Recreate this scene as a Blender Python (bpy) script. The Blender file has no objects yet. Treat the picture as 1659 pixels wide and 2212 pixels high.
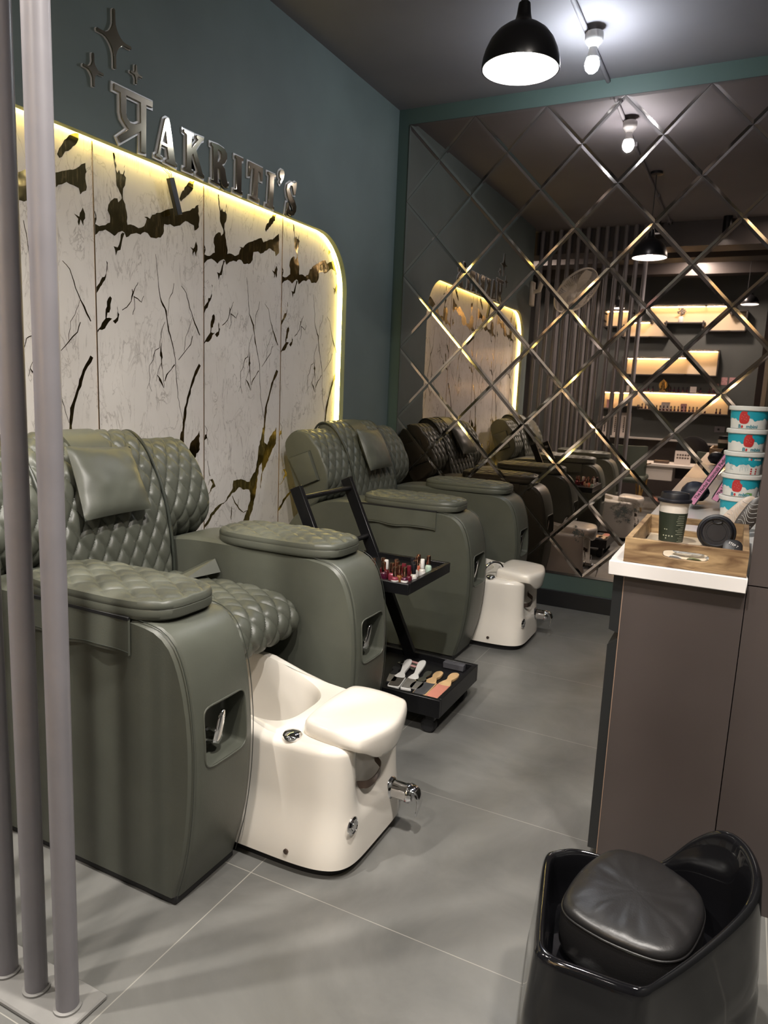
import bpy, bmesh, math, random
from mathutils import Vector, Matrix, Euler, noise
random.seed(7)
SC = bpy.context.scene
COL = SC.collection
PI = math.pi

# ------------------------------------------------------------------ camera
CAM = Vector((2.108, 0.0, 1.25)); FPX = 1542.03; IW, IH = 1659.0, 2212.0
DM = 4.2353                                   # depth of the mirror plane
CROT = Euler((math.radians(80.341), math.radians(-2.355), math.radians(26.783)), 'XYZ')
RM = CROT.to_matrix()
cd = bpy.data.cameras.new('camera'); cam = bpy.data.objects.new('camera', cd); COL.objects.link(cam)
cam.location = CAM; cam.rotation_euler = CROT
cd.sensor_fit = 'HORIZONTAL'; cd.sensor_width = 36.0; cd.lens = FPX / IW * 36.0
cd.clip_start = 0.02; cd.clip_end = 60
SC.camera = cam
SC.view_settings.view_transform = 'Standard'; SC.view_settings.look = 'None'
SC.view_settings.gamma = 1.0; SC.view_settings.use_curve_mapping = False
SC.view_settings.exposure = 0.0

def ray(px, py): return RM @ Vector(((px - IW/2)/FPX, -(py - IH/2)/FPX, -1.0))
def on_x(px, py, v): d = ray(px, py); return CAM + d*((v-CAM.x)/d.x)
def on_y(px, py, v): d = ray(px, py); return CAM + d*((v-CAM.y)/d.y)
def on_z(px, py, v): d = ray(px, py); return CAM + d*((v-CAM.z)/d.z)
def in_mirror(px, py, y):                     # the real point at depth y seen by way of the mirror
    q = on_y(px, py, 2*DM - y); return Vector((q.x, y, q.z))

# ------------------------------------------------------------------ materials
def srgb(r, g, b):
    f = lambda c: (c/12.92 if c <= 0.04045 else ((c+0.055)/1.055)**2.4)
    return (f(r/255), f(g/255), f(b/255), 1)
MATS = {}
def mat(name, col=(.5, .5, .5), rough=.5, metal=0.0, coat=0.0, emit=None, estr=0.0, var=0.0, vscale=8.0,
        bump=0.0, bscale=60.0, trans=0.0, spec=0.5, rvar=0.0, alpha=1.0):
    m = bpy.data.materials.new(name); m.use_nodes = True
    nt = m.node_tree; b = nt.nodes['Principled BSDF']
    c = tuple(col)[:3] + (1,)
    b.inputs['Base Color'].default_value = c
    b.inputs['Roughness'].default_value = rough; b.inputs['Metallic'].default_value = metal
    b.inputs['Coat Weight'].default_value = coat; b.inputs['Coat Roughness'].default_value = .08
    b.inputs['Transmission Weight'].default_value = trans
    b.inputs['Specular IOR Level'].default_value = spec; b.inputs['Alpha'].default_value = alpha
    if emit: b.inputs['Emission Color'].default_value = tuple(emit)[:3] + (1,); b.inputs['Emission Strength'].default_value = estr
    L = nt.links
    if var or bump or rvar:
        tc = nt.nodes.new('ShaderNodeTexCoord')
        n = nt.nodes.new('ShaderNodeTexNoise'); n.inputs['Scale'].default_value = vscale; n.inputs['Detail'].default_value = 5
        L.new(tc.outputs['Object'], n.inputs['Vector'])
        if var:
            r = nt.nodes.new('ShaderNodeMapRange'); r.inputs[1].default_value = .3; r.inputs[2].default_value = .7
            r.inputs[3].default_value = 1-var; r.inputs[4].default_value = 1+var
            L.new(n.outputs['Fac'], r.inputs[0])
            mx = nt.nodes.new('ShaderNodeVectorMath'); mx.operation = 'SCALE'; mx.inputs[0].default_value = c[:3]
            L.new(r.outputs[0], mx.inputs['Scale']); L.new(mx.outputs[0], b.inputs['Base Color'])
        if rvar:
            r2 = nt.nodes.new('ShaderNodeMapRange'); r2.inputs[3].default_value = rough-rvar; r2.inputs[4].default_value = rough+rvar
            r2.inputs[1].default_value = .3; r2.inputs[2].default_value = .7
            L.new(n.outputs['Fac'], r2.inputs[0]); L.new(r2.outputs[0], b.inputs['Roughness'])
        if bump:
            n2 = nt.nodes.new('ShaderNodeTexNoise'); n2.inputs['Scale'].default_value = bscale; n2.inputs['Detail'].default_value = 3
            L.new(tc.outputs['Object'], n2.inputs['Vector'])
            bp = nt.nodes.new('ShaderNodeBump'); bp.inputs['Strength'].default_value = bump; bp.inputs['Distance'].default_value = .002
            L.new(n2.outputs['Fac'], bp.inputs['Height']); L.new(bp.outputs[0], b.inputs['Normal'])
    MATS[name] = m
    return m

M = {}
M['teal'] = mat('teal_wall_paint', (.132, .168, .163), .62, var=.10, vscale=2.5, bump=.15, bscale=40)
M['green'] = mat('green_wall_paint', (.065, .102, .090), .55, var=.06, vscale=3)
M['backgreen'] = mat('dark_green_paint', (.085, .092, .088), .6, var=.06, vscale=3)
M['ceil'] = mat('slate_ceiling_paint', (.190, .182, .196), .75, var=.10, vscale=1.5)
M['dark'] = mat('dark_grey_paint', (.03, .028, .028), .6)
M['black'] = mat('black_skirting', (.012, .012, .013), .35)
M['leather'] = mat('olive_grey_leather', (.084, .089, .072), .40, var=.07, vscale=9, bump=.10, bscale=260, spec=.45)
M['piping'] = mat('dark_leather_piping', (.035, .04, .033), .4)
M['zip'] = mat('black_zip_tape', (.008, .008, .009), .6)
M['tub'] = mat('cream_acrylic', (.78, .735, .665), .20, coat=.4, var=.025, vscale=5)
M['chrome'] = mat('chrome', (.75, .75, .76), .07, 1.0)
M['rust'] = mat('browned_steel', (.16, .12, .10), .35, .9)
M['bmetal'] = mat('black_painted_steel', (.007, .007, .008), .30, spec=.35)
M['rubber'] = mat('black_rubber', (.010, .010, .011), .6)
M['gold'] = mat('gold_foil', (.74, .56, .23), .12, 1.0)
M['trimgold'] = mat('bronze_trim', (.45, .30, .16), .25, 1.0)
M['sign'] = mat('brushed_gold_face', (.36, .32, .24), .10, 1.0)
M['signback'] = mat('grey_acrylic_backing', (.74, .74, .75), .3, coat=.2)
M['pole'] = mat('grey_painted_steel', (.20, .19, .205), .38, var=.05, vscale=12, rvar=.05)
M['kerb'] = mat('pale_stone_strip', (.21, .205, .195), .5, var=.12, vscale=10)
M['led'] = mat('led_strip', (1, .8, .3), .5, emit=(1, .76, .20), estr=27)
M['wled'] = mat('warm_shelf_led', (1, .8, .5), .5, emit=(1, .70, .36), estr=40)
M['lampin'] = mat('white_enamel', (.85, .85, .84), .4)
M['bulbhot'] = mat('lit_bulb_white', (1, 1, 1), .4, emit=(1, .96, .90), estr=30)
M['bulbcool'] = mat('lit_bulb_cool', (1, 1, 1), .4, emit=(.86, .92, 1), estr=190)
M['white'] = mat('white_plastic', (.70, .69, .67), .35)
M['counterwhite'] = mat('white_stone_top', (.72, .69, .67), .25, coat=.2)
M['laminate'] = mat('brown_grey_laminate', (.062, .050, .047), .34, var=.08, vscale=3, rvar=.04)
M['drawer'] = mat('black_laminate', (.016, .017, .018), .3)
M['wood'] = mat('acacia_wood', (.30, .19, .095), .5)
M['woodlight'] = mat('pale_ply', (.52, .43, .32), .55, var=.06, vscale=30)
M['cupwhite'] = mat('cup_paper', (.62, .58, .53), .5)
M['cupgreen'] = mat('dark_green_sleeve', (.014, .022, .013), .5)
M['cuptext'] = mat('pale_print', (.30, .31, .24), .6)
M['lidblack'] = mat('black_lid_plastic', (.009, .009, .012), .38, spec=.35)
M['blackglossy'] = mat('gloss_black_fibreglass', (.005, .005, .006), .07, coat=.15)
M['blackleather'] = mat('black_leather', (.012, .0115, .012), .36, bump=.10, bscale=300)
M['cyan'] = mat('cyan_label', (.02, .36, .47), .4)
M['cyandark'] = mat('cyan_print', (.01, .22, .30), .4)
M['red'] = mat('red_print', (.52, .035, .035), .4)
M['tubwhite'] = mat('white_polypropylene', (.74, .74, .71), .35)
M['greenprint'] = mat('green_print', (.16, .38, .10), .4)
M['pink'] = mat('pink_card', (.60, .25, .42), .45)
M['blackcard'] = mat('black_card', (.010, .010, .012), .3)
M['ink'] = mat('black_ink', (.008, .008, .01), .5)
M['navy'] = mat('navy_pouch', (.010, .014, .028), .45)
M['navytext'] = mat('grey_blue_print', (.12, .16, .22), .5)
M['film'] = mat('clear_film', (.75, .75, .74), .08, trans=.85)
M['olive'] = mat('olive_packet', (.16, .16, .07), .4)
M['kraft'] = mat('beige_sachet', (.48, .38, .30), .4)
M['brownblk'] = mat('dark_brown_sachet', (.035, .028, .024), .35)
M['rosegold'] = mat('rose_gold_cap', (.72, .42, .32), .16, 1.0)
M['glassclear'] = mat('bottle_label_white', (.70, .68, .66), .2, coat=.4)
M['file_metal'] = mat('grater_steel', (.55, .52, .48), .35, .8, var=.3, vscale=500)
M['file_dark'] = mat('dark_grater_steel', (.20, .18, .16), .35, .7, var=.45, vscale=450)
M['sand_grey'] = mat('dark_sandpaper', (.055, .055, .058), .9, var=.2, vscale=600)
M['sand_pink'] = mat('salmon_sandpaper', (.52, .20, .14), .9, var=.08, vscale=600)
M['filewood'] = mat('pale_beech', (.55, .36, .18), .5, var=.08, vscale=40)
M['palepink'] = mat('pale_pink_plastic', (.55, .30, .29), .4)
M['greyblock'] = mat('grey_buffer_block', (.06, .06, .07), .8)
M['nailgreen'] = mat('green_velvet', (.06, .072, .055), .7)
M['brass'] = mat('polished_brass', (.80, .52, .20), .15, 1.0)
M['nichewarm'] = mat('niche_back', (.72, .60, .44), .6)
M['shelfwhite'] = mat('white_ledge', (.6, .56, .52), .4)
M['fan'] = mat('ivory_fan_plastic', (.70, .65, .58), .4)
M['pinkcard'] = mat('pink_pattern_card', (.55, .30, .30), .5, var=.35, vscale=90)
M['chart'] = mat('chart_paper', (.62, .55, .50), .5)
M['flower'] = mat('dried_flowers', (.32, .28, .25), .8, var=.4, vscale=60)
M['beam'] = mat('brown_grey_beam', (.05, .042, .04), .5)
M['edge'] = mat('pale_panel_edge', (.28, .19, .14), .5)

def wood_nodes(m):
    nt = m.node_tree; b = nt.nodes['Principled BSDF']; L = nt.links
    tc = nt.nodes.new('ShaderNodeTexCoord'); mp = nt.nodes.new('ShaderNodeMapping'); mp.inputs['Scale'].default_value = (2.6, 2.6, 15)
    n = nt.nodes.new('ShaderNodeTexNoise'); n.inputs['Scale'].default_value = 3; n.inputs['Detail'].default_value = 8; n.inputs['Distortion'].default_value = 1.2
    cr = nt.nodes.new('ShaderNodeValToRGB')
    cr.color_ramp.elements[0].position = .32; cr.color_ramp.elements[0].color = (.12, .065, .03, 1)
    cr.color_ramp.elements[1].position = .68; cr.color_ramp.elements[1].color = (.40, .27, .14, 1)
    L.new(tc.outputs['Object'], mp.inputs[0]); L.new(mp.outputs[0], n.inputs['Vector']); L.new(n.outputs['Fac'], cr.inputs[0]); L.new(cr.outputs[0], b.inputs['Base Color'])
wood_nodes(M['wood'])

def foil_nodes(m):
    nt = m.node_tree; b = nt.nodes['Principled BSDF']; L = nt.links
    tc = nt.nodes.new('ShaderNodeTexCoord'); mp = nt.nodes.new('ShaderNodeMapping'); mp.inputs['Scale'].default_value = (1, 30, 5)
    n = nt.nodes.new('ShaderNodeTexNoise'); n.inputs['Scale'].default_value = 2.2; n.inputs['Detail'].default_value = 3; n.inputs['Distortion'].default_value = 1.6
    cr = nt.nodes.new('ShaderNodeValToRGB'); e = cr.color_ramp.elements
    e[0].position = .44; e[0].color = (.38, .30, .13, 1); e[1].position = .66; e[1].color = (.74, .56, .24, 1)
    x = e.new(.60); x.color = (.46, .36, .16, 1); y = e.new(.63); y.color = (.95, .74, .34, 1)
    L.new(tc.outputs['Object'], mp.inputs[0]); L.new(mp.outputs[0], n.inputs['Vector']); L.new(n.outputs['Fac'], cr.inputs[0]); L.new(cr.outputs[0], b.inputs['Base Color'])
    n2 = nt.nodes.new('ShaderNodeTexNoise'); n2.inputs['Scale'].default_value = 9; L.new(tc.outputs['Object'], n2.inputs['Vector'])
    bp = nt.nodes.new('ShaderNodeBump'); bp.inputs['Strength'].default_value = .35; bp.inputs['Distance'].default_value = .01
    L.new(n2.outputs['Fac'], bp.inputs['Height']); L.new(bp.outputs[0], b.inputs['Normal'])
foil_nodes(M['gold'])
def marble_mat():
    m = bpy.data.materials.new('veined_white_marble'); m.use_nodes = True
    nt = m.node_tree; b = nt.nodes['Principled BSDF']; L = nt.links
    b.inputs['Roughness'].default_value = .22; b.inputs['Specular IOR Level'].default_value = .35
    tc = nt.nodes.new('ShaderNodeTexCoord')
    base = None
    def vein(scale, rot, stretch, width, dist):
        mp = nt.nodes.new('ShaderNodeMapping'); mp.inputs['Rotation'].default_value = rot; mp.inputs['Scale'].default_value = stretch
        L.new(tc.outputs['Object'], mp.inputs[0])
        n = nt.nodes.new('ShaderNodeTexNoise'); n.inputs['Scale'].default_value = scale; n.inputs['Detail'].default_value = 7
        n.inputs['Distortion'].default_value = dist; n.inputs['Roughness'].default_value = .55
        L.new(mp.outputs[0], n.inputs['Vector'])
        s = nt.nodes.new('ShaderNodeMath'); s.operation = 'SUBTRACT'; s.inputs[1].default_value = .5; L.new(n.outputs['Fac'], s.inputs[0])
        a = nt.nodes.new('ShaderNodeMath'); a.operation = 'ABSOLUTE'; L.new(s.outputs[0], a.inputs[0])
        r = nt.nodes.new('ShaderNodeMapRange'); r.inputs[1].default_value = 0; r.inputs[2].default_value = width; r.inputs[3].default_value = 1; r.inputs[4].default_value = 0
        L.new(a.outputs[0], r.inputs[0])
        n2 = nt.nodes.new('ShaderNodeTexNoise'); n2.inputs['Scale'].default_value = scale*1.7; L.new(tc.outputs['Object'], n2.inputs['Vector'])
        r2 = nt.nodes.new('ShaderNodeMapRange'); r2.inputs[1].default_value = .40; r2.inputs[2].default_value = .62; L.new(n2.outputs['Fac'], r2.inputs[0])
        mu = nt.nodes.new('ShaderNodeMath'); mu.operation = 'MULTIPLY'; L.new(r.outputs[0], mu.inputs[0]); L.new(r2.outputs[0], mu.inputs[1])
        return mu
    v1 = vein(3.2, (.5, 0, 0), (1, 2.2, .8), .012, 1.4)
    v2 = vein(6.5, (-.6, 0, 0), (1, 2.6, .7), .016, 1.0)
    ad = nt.nodes.new('ShaderNodeMath'); ad.operation = 'MAXIMUM'; L.new(v1.outputs[0], ad.inputs[0]); L.new(v2.outputs[0], ad.inputs[1])
    mul = nt.nodes.new('ShaderNodeMath'); mul.operation = 'MULTIPLY'; mul.inputs[1].default_value = .62; L.new(ad.outputs[0], mul.inputs[0])
    n3 = nt.nodes.new('ShaderNodeTexNoise'); n3.inputs['Scale'].default_value = 3; n3.inputs['Detail'].default_value = 4; L.new(tc.outputs['Object'], n3.inputs['Vector'])
    cr = nt.nodes.new('ShaderNodeValToRGB'); cr.color_ramp.elements[0].position = .3; cr.color_ramp.elements[0].color = (.60, .565, .53, 1)
    cr.color_ramp.elements[1].position = .7; cr.color_ramp.elements[1].color = (.70, .665, .63, 1); L.new(n3.outputs['Fac'], cr.inputs[0])
    mx = nt.nodes.new('ShaderNodeMix'); mx.data_type = 'RGBA'; L.new(mul.outputs[0], mx.inputs[0]); L.new(cr.outputs[0], mx.inputs[6]); mx.inputs[7].default_value = (.20, .17, .15, 1)
    L.new(mx.outputs[2], b.inputs['Base Color'])
    return m
M['marble'] = marble_mat()

def floor_mat():
    m = bpy.data.materials.new('grey_concrete_tile'); m.use_nodes = True
    nt = m.node_tree; b = nt.nodes['Principled BSDF']; L = nt.links
    geo = nt.nodes.new('ShaderNodeNewGeometry'); sp = nt.nodes.new('ShaderNodeSeparateXYZ'); L.new(geo.outputs['Position'], sp.inputs[0])
    def line(axis, off, period, w):
        a = nt.nodes.new('ShaderNodeMath'); a.operation = 'SUBTRACT'; a.inputs[1].default_value = off - period*20 - period/2; L.new(sp.outputs[axis], a.inputs[0])
        f = nt.nodes.new('ShaderNodeMath'); f.operation = 'MODULO'; f.inputs[1].default_value = period; L.new(a.outputs[0], f.inputs[0])
        s = nt.nodes.new('ShaderNodeMath'); s.operation = 'SUBTRACT'; s.inputs[1].default_value = period/2; L.new(f.outputs[0], s.inputs[0])
        ab = nt.nodes.new('ShaderNodeMath'); ab.operation = 'ABSOLUTE'; L.new(s.outputs[0], ab.inputs[0])
        lt = nt.nodes.new('ShaderNodeMath'); lt.operation = 'LESS_THAN'; lt.inputs[1].default_value = w; L.new(ab.outputs[0], lt.inputs[0])
        return lt
    lx = line(0, 1.09, 1.2, .0014); ly = line(1, 1.945, .583, .0011)
    g = nt.nodes.new('ShaderNodeMath'); g.operation = 'MAXIMUM'; L.new(lx.outputs[0], g.inputs[0]); L.new(ly.outputs[0], g.inputs[1])
    n = nt.nodes.new('ShaderNodeTexNoise'); n.inputs['Scale'].default_value = 2.6; n.inputs['Detail'].default_value = 9; n.inputs['Roughness'].default_value = .62; n.inputs['Distortion'].default_value = .6
    L.new(geo.outputs['Position'], n.inputs['Vector'])
    cr = nt.nodes.new('ShaderNodeValToRGB'); cr.color_ramp.elements[0].position = .3; cr.color_ramp.elements[0].color = (.108, .108, .102, 1)
    cr.color_ramp.elements[1].position = .72; cr.color_ramp.elements[1].color = (.190, .188, .177, 1); L.new(n.outputs['Fac'], cr.inputs[0])
    mx = nt.nodes.new('ShaderNodeMix'); mx.data_type = 'RGBA'; L.new(g.outputs[0], mx.inputs[0]); L.new(cr.outputs[0], mx.inputs[6]); mx.inputs[7].default_value = (.30, .29, .26, 1)
    L.new(mx.outputs[2], b.inputs['Base Color'])
    n2 = nt.nodes.new('ShaderNodeTexNoise'); n2.inputs['Scale'].default_value = 7; n2.inputs['Detail'].default_value = 6; L.new(geo.outputs['Position'], n2.inputs['Vector'])
    r = nt.nodes.new('ShaderNodeMapRange'); r.inputs[1].default_value = .3; r.inputs[2].default_value = .7; r.inputs[3].default_value = .30; r.inputs[4].default_value = .42; L.new(n2.outputs['Fac'], r.inputs[0]); L.new(r.outputs[0], b.inputs['Roughness'])
    b.inputs['Specular IOR Level'].default_value = .42
    return m
M['floor'] = floor_mat()

def mirror_mat():
    m = bpy.data.materials.new('bronze_mirror'); m.use_nodes = True
    nt = m.node_tree; b = nt.nodes['Principled BSDF']; L = nt.links
    b.inputs['Metallic'].default_value = 1; b.inputs['Roughness'].default_value = .015
    b.inputs['Base Color'].default_value = (.62, .53, .48, 1)
    out = nt.nodes['Material Output']
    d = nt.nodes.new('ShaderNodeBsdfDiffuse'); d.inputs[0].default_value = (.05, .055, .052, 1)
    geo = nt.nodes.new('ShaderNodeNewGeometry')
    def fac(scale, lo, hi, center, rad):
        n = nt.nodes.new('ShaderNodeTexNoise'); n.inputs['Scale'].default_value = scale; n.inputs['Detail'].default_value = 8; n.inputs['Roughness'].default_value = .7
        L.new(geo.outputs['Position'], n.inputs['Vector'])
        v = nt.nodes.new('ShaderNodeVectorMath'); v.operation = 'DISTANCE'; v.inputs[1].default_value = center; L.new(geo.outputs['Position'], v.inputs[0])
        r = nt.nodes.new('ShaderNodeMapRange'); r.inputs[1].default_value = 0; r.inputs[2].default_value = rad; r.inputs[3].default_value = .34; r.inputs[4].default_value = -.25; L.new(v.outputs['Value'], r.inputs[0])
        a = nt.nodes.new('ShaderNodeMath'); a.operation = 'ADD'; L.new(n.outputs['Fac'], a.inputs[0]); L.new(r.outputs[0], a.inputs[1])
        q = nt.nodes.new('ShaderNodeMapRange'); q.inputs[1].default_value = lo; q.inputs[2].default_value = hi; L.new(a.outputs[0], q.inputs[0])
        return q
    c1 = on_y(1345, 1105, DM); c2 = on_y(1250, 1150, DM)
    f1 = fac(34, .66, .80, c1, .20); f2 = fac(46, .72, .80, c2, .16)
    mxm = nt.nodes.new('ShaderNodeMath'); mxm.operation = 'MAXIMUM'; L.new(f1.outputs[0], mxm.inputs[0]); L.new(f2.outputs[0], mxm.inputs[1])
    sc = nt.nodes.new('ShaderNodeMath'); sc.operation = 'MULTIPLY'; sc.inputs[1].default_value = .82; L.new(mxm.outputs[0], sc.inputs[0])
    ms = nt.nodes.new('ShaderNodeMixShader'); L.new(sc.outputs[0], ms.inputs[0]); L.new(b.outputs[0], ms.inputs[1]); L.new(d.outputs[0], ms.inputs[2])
    L.new(ms.outputs[0], out.inputs['Surface'])
    return m
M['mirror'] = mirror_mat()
M['bevel'] = mat('ground_mirror_bevel', (.66, .59, .54), .055, 1.0)

# ------------------------------------------------------------------ objects
def root_loc(p):
    v = Vector((0, 0, 0))
    while p is not None: v += p.location; p = p.parent
    return v
def link(name, me, m, parent=None, smooth=True):
    o = bpy.data.objects.new(name, me); COL.objects.link(o)
    if m is not None:
        for mm in (m if isinstance(m, (list, tuple)) else [m]): me.materials.append(mm)
    if parent is not None:
        off = root_loc(parent); me.transform(Matrix.Translation(-off)); o.parent = parent
    if smooth and len(me.polygons):
        me.polygons.foreach_set('use_smooth', [True]*len(me.polygons))
        try: me.set_sharp_from_angle(angle=math.radians(38))
        except Exception: pass
    me.update()
    return o
def tag(o, label=None, cat=None, group=None, kind=None):
    if label: o['label'] = label
    if cat: o['category'] = cat
    if group: o['group'] = group
    if kind: o['kind'] = kind
    return o
def thing(name, loc, label, cat, group=None):
    o = bpy.data.objects.new(name, None); COL.objects.link(o); o.location = loc; o.empty_display_size = .05
    return tag(o, label, cat, group)
def copy_tree(src, offset, label=None, group=None, turn=0.0):
    r = src.copy(); COL.objects.link(r); r.location = src.location + Vector(offset); r.rotation_euler.z = src.rotation_euler.z + turn
    if label: r['label'] = label
    if group: r['group'] = group
    def rec(a, b):
        for ch in list(a.children):
            c = ch.copy(); COL.objects.link(c); c.parent = b; rec(ch, c)
    rec(src, r)
    return r

class MB:
    def __init__(s): s.v = []; s.f = []; s.mi = []
    def add(s, vs, fs, mi=0):
        k = len(s.v); s.v += [tuple(v) for v in vs]; s.f += [tuple(i+k for i in f) for f in fs]; s.mi += [mi]*len(fs); return s
    def mesh(s, name):
        me = bpy.data.meshes.new(name); me.from_pydata(s.v, [], s.f); me.polygons.foreach_set('material_index', s.mi)
        bm = bmesh.new(); bm.from_mesh(me); bmesh.ops.recalc_face_normals(bm, faces=bm.faces); bm.to_mesh(me); bm.free()
        return me
    def build(s, name, m, parent=None, smooth=True): return link(name, s.mesh(name), m, parent, smooth)
    # shapes
    def box(s, lo, hi, mi=0, mtx=None):
        x0, y0, z0 = lo; x1, y1, z1 = hi
        v = [Vector(p) for p in ((x0,y0,z0),(x1,y0,z0),(x1,y1,z0),(x0,y1,z0),(x0,y0,z1),(x1,y0,z1),(x1,y1,z1),(x0,y1,z1))]
        if mtx: v = [mtx @ p for p in v]
        return s.add(v, [(0,3,2,1),(4,5,6,7),(0,1,5,4),(1,2,6,5),(2,3,7,6),(3,0,4,7)], mi)
    def rbox(s, lo, hi, r=.004, seg=2, mi=0, mtx=None):
        bm = bmesh.new(); bmesh.ops.create_cube(bm, size=1)
        for v in bm.verts: v.co = Vector([lo[i] + (v.co[i]+.5)*(hi[i]-lo[i]) for i in range(3)])
        bmesh.ops.bevel(bm, geom=list(bm.edges), offset=r, segments=seg, profile=.5, affect='EDGES')
        vs = [(mtx @ v.co if mtx else v.co.copy()) for v in bm.verts]; bm.verts.index_update()
        fs = [[v.index for v in f.verts] for f in bm.faces]; bm.free()
        return s.add(vs, fs, mi)
    def loft(s, loops, close=True, cap0=False, cap1=False, mi=0):
        n = len(loops[0]); vs = [p for l in loops for p in l]; fs = []
        for j in range(len(loops)-1):
            for i in range(n if close else n-1):
                a = j*n+i; b = j*n+(i+1) % n; fs.append((a, b, b+n, a+n))
        if cap0: fs.append(tuple(reversed(range(n))))
        if cap1: fs.append(tuple((len(loops)-1)*n+i for i in range(n)))
        return s.add(vs, fs, mi)
    def lathe(s, prof, c, n=32, axis='Z', mi=0, mtx=None, cap0=True, cap1=True):
        loops = []
        for r, h in prof:
            l = []
            for i in range(n):
                a = 2*PI*i/n
                p = Vector((r*math.cos(a), r*math.sin(a), h))
                if axis == 'X': p = Vector((p.z, p.x, p.y))
                if axis == 'Y': p = Vector((p.x, p.z, p.y))
                if mtx: p = mtx @ p
                l.append(p + Vector(c))
            loops.append(l)
        return s.loft(loops, True, cap0, cap1, mi)
    def tube(s, pts, r, n=8, mi=0, closed=False):
        pts = [Vector(p) for p in pts]; loops = []; N = len(pts)
        up = Vector((0, 0, 1)); prev = None
        for i, p in enumerate(pts):
            t = (pts[(i+1) % N] - pts[i-1]) if closed else (pts[min(i+1, N-1)] - pts[max(i-1, 0)])
            t.normalize()
            if prev is None:
                u = up.cross(t)
                if u.length < .1: u = Vector((1, 0, 0)).cross(t)
            else: u = prev - t*prev.dot(t)
            u.normalize(); prev = u; w = t.cross(u)
            rr = r[i] if isinstance(r, (list, tuple)) else r
            loops.append([p + (u*math.cos(2*PI*k/n) + w*math.sin(2*PI*k/n))*rr for k in range(n)])
        if closed: loops.append(loops[0])
        return s.loft(loops, True, not closed, not closed, mi)
    def prism(s, poly, f, t0, t1, mi=0):                 # poly: 2D; f(a,b,t)->point
        n = len(poly); vs = [f(a, b, t0) for a, b in poly] + [f(a, b, t1) for a, b in poly]
        fs = [tuple(range(n)), tuple(range(2*n-1, n-1, -1))] + [(i, (i+1) % n, (i+1) % n+n, i+n) for i in range(n)]
        return s.add(vs, fs, mi)

def catmull(pts, n, closed=True):
    pts = [Vector(p) for p in pts]; N = len(pts); out = []
    segs = N if closed else N-1
    dense = []
    for i in range(segs):
        g = lambda k: pts[k % N] if closed else pts[max(0, min(N-1, k))]
        p0, p1, p2, p3 = g(i-1), g(i), g(i+1), g(i+2)
        for k in range(24):
            t = k/24
            dense.append(.5*((2*p1) + (p2-p0)*t + (2*p0-5*p1+4*p2-p3)*t*t + (3*p1-p0-3*p2+p3)*t**3))
    dense.append(pts[0].copy() if closed else pts[-1].copy())
    L = [0]
    for a, b in zip(dense, dense[1:]): L.append(L[-1] + (b-a).length)
    tot = L[-1]; j = 0; m = n if closed else n-1
    for k in range(n):
        d = tot*k/m
        while j < len(L)-2 and L[j+1] < d: j += 1
        w = (d-L[j])/max(1e-9, L[j+1]-L[j]); out.append(dense[j].lerp(dense[j+1], min(1, max(0, w))))
    return out
def quilt(u, v, p, q, e=.42):
    a = u/p + v/q; b = u/p - v/q
    f = lambda t: 1 - (1 - 2*abs(t-math.floor(t+.5)))**3.6
    return f(a)*f(b)
def sstep(a, b, x):
    t = max(0, min(1, (x-a)/(b-a))); return t*t*(3-2*t)

def curve_mesh(name, paths, extrude, offset=0.0, bevel=0.0):
    c = bpy.data.curves.new(name, 'CURVE'); c.dimensions = '2D'; c.fill_mode = 'BOTH'; c.extrude = extrude; c.offset = offset; c.bevel_depth = bevel
    for p in paths:
        sp = c.splines.new('POLY'); sp.points.add(len(p)-1); sp.use_cyclic_u = True
        for k, (a, b) in enumerate(p): sp.points[k].co = (a, b, 0, 1)
    return to_mesh(name, c)
def to_mesh(name, c):
    o = bpy.data.objects.new(name, c); COL.objects.link(o); bpy.context.view_layer.update()
    dg = bpy.context.evaluated_depsgraph_get(); me = bpy.data.meshes.new_from_object(o.evaluated_get(dg))
    bpy.data.objects.remove(o); bpy.data.curves.remove(c); me.materials.clear(); me.name = name
    return me
def text_mesh(name, s, size, extrude=.0003, bold=False, spacing=1.0):
    c = bpy.data.curves.new(name, 'FONT'); c.body = s; c.size = size; c.extrude = extrude; c.align_x = 'CENTER'; c.align_y = 'CENTER'
    c.space_character = spacing; c.resolution_u = 4
    if bold: c.offset = size*.022
    return to_mesh(name, c)
WALLM = Matrix(((0, 0, 1, 0), (1, 0, 0, 0), (0, 1, 0, 0), (0, 0, 0, 1)))    # local x->Y, y->Z, z->X
def boolean_cut(ob, cutter_mb):
    cme = cutter_mb.mesh('cut'); co = bpy.data.objects.new('cut', cme); COL.objects.link(co)
    co.location = root_loc(ob.parent)*0
    md = ob.modifiers.new('b', 'BOOLEAN'); md.operation = 'DIFFERENCE'; md.object = co; md.solver = 'EXACT'
    bpy.context.view_layer.update(); dg = bpy.context.evaluated_depsgraph_get()
    me = bpy.data.meshes.new_from_object(ob.evaluated_get(dg)); ob.modifiers.clear(); ob.data = me
    bpy.data.objects.remove(co)
    me.polygons.foreach_set('use_smooth', [True]*len(me.polygons))
    me.set_sharp_from_angle(angle=math.radians(32))
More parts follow.
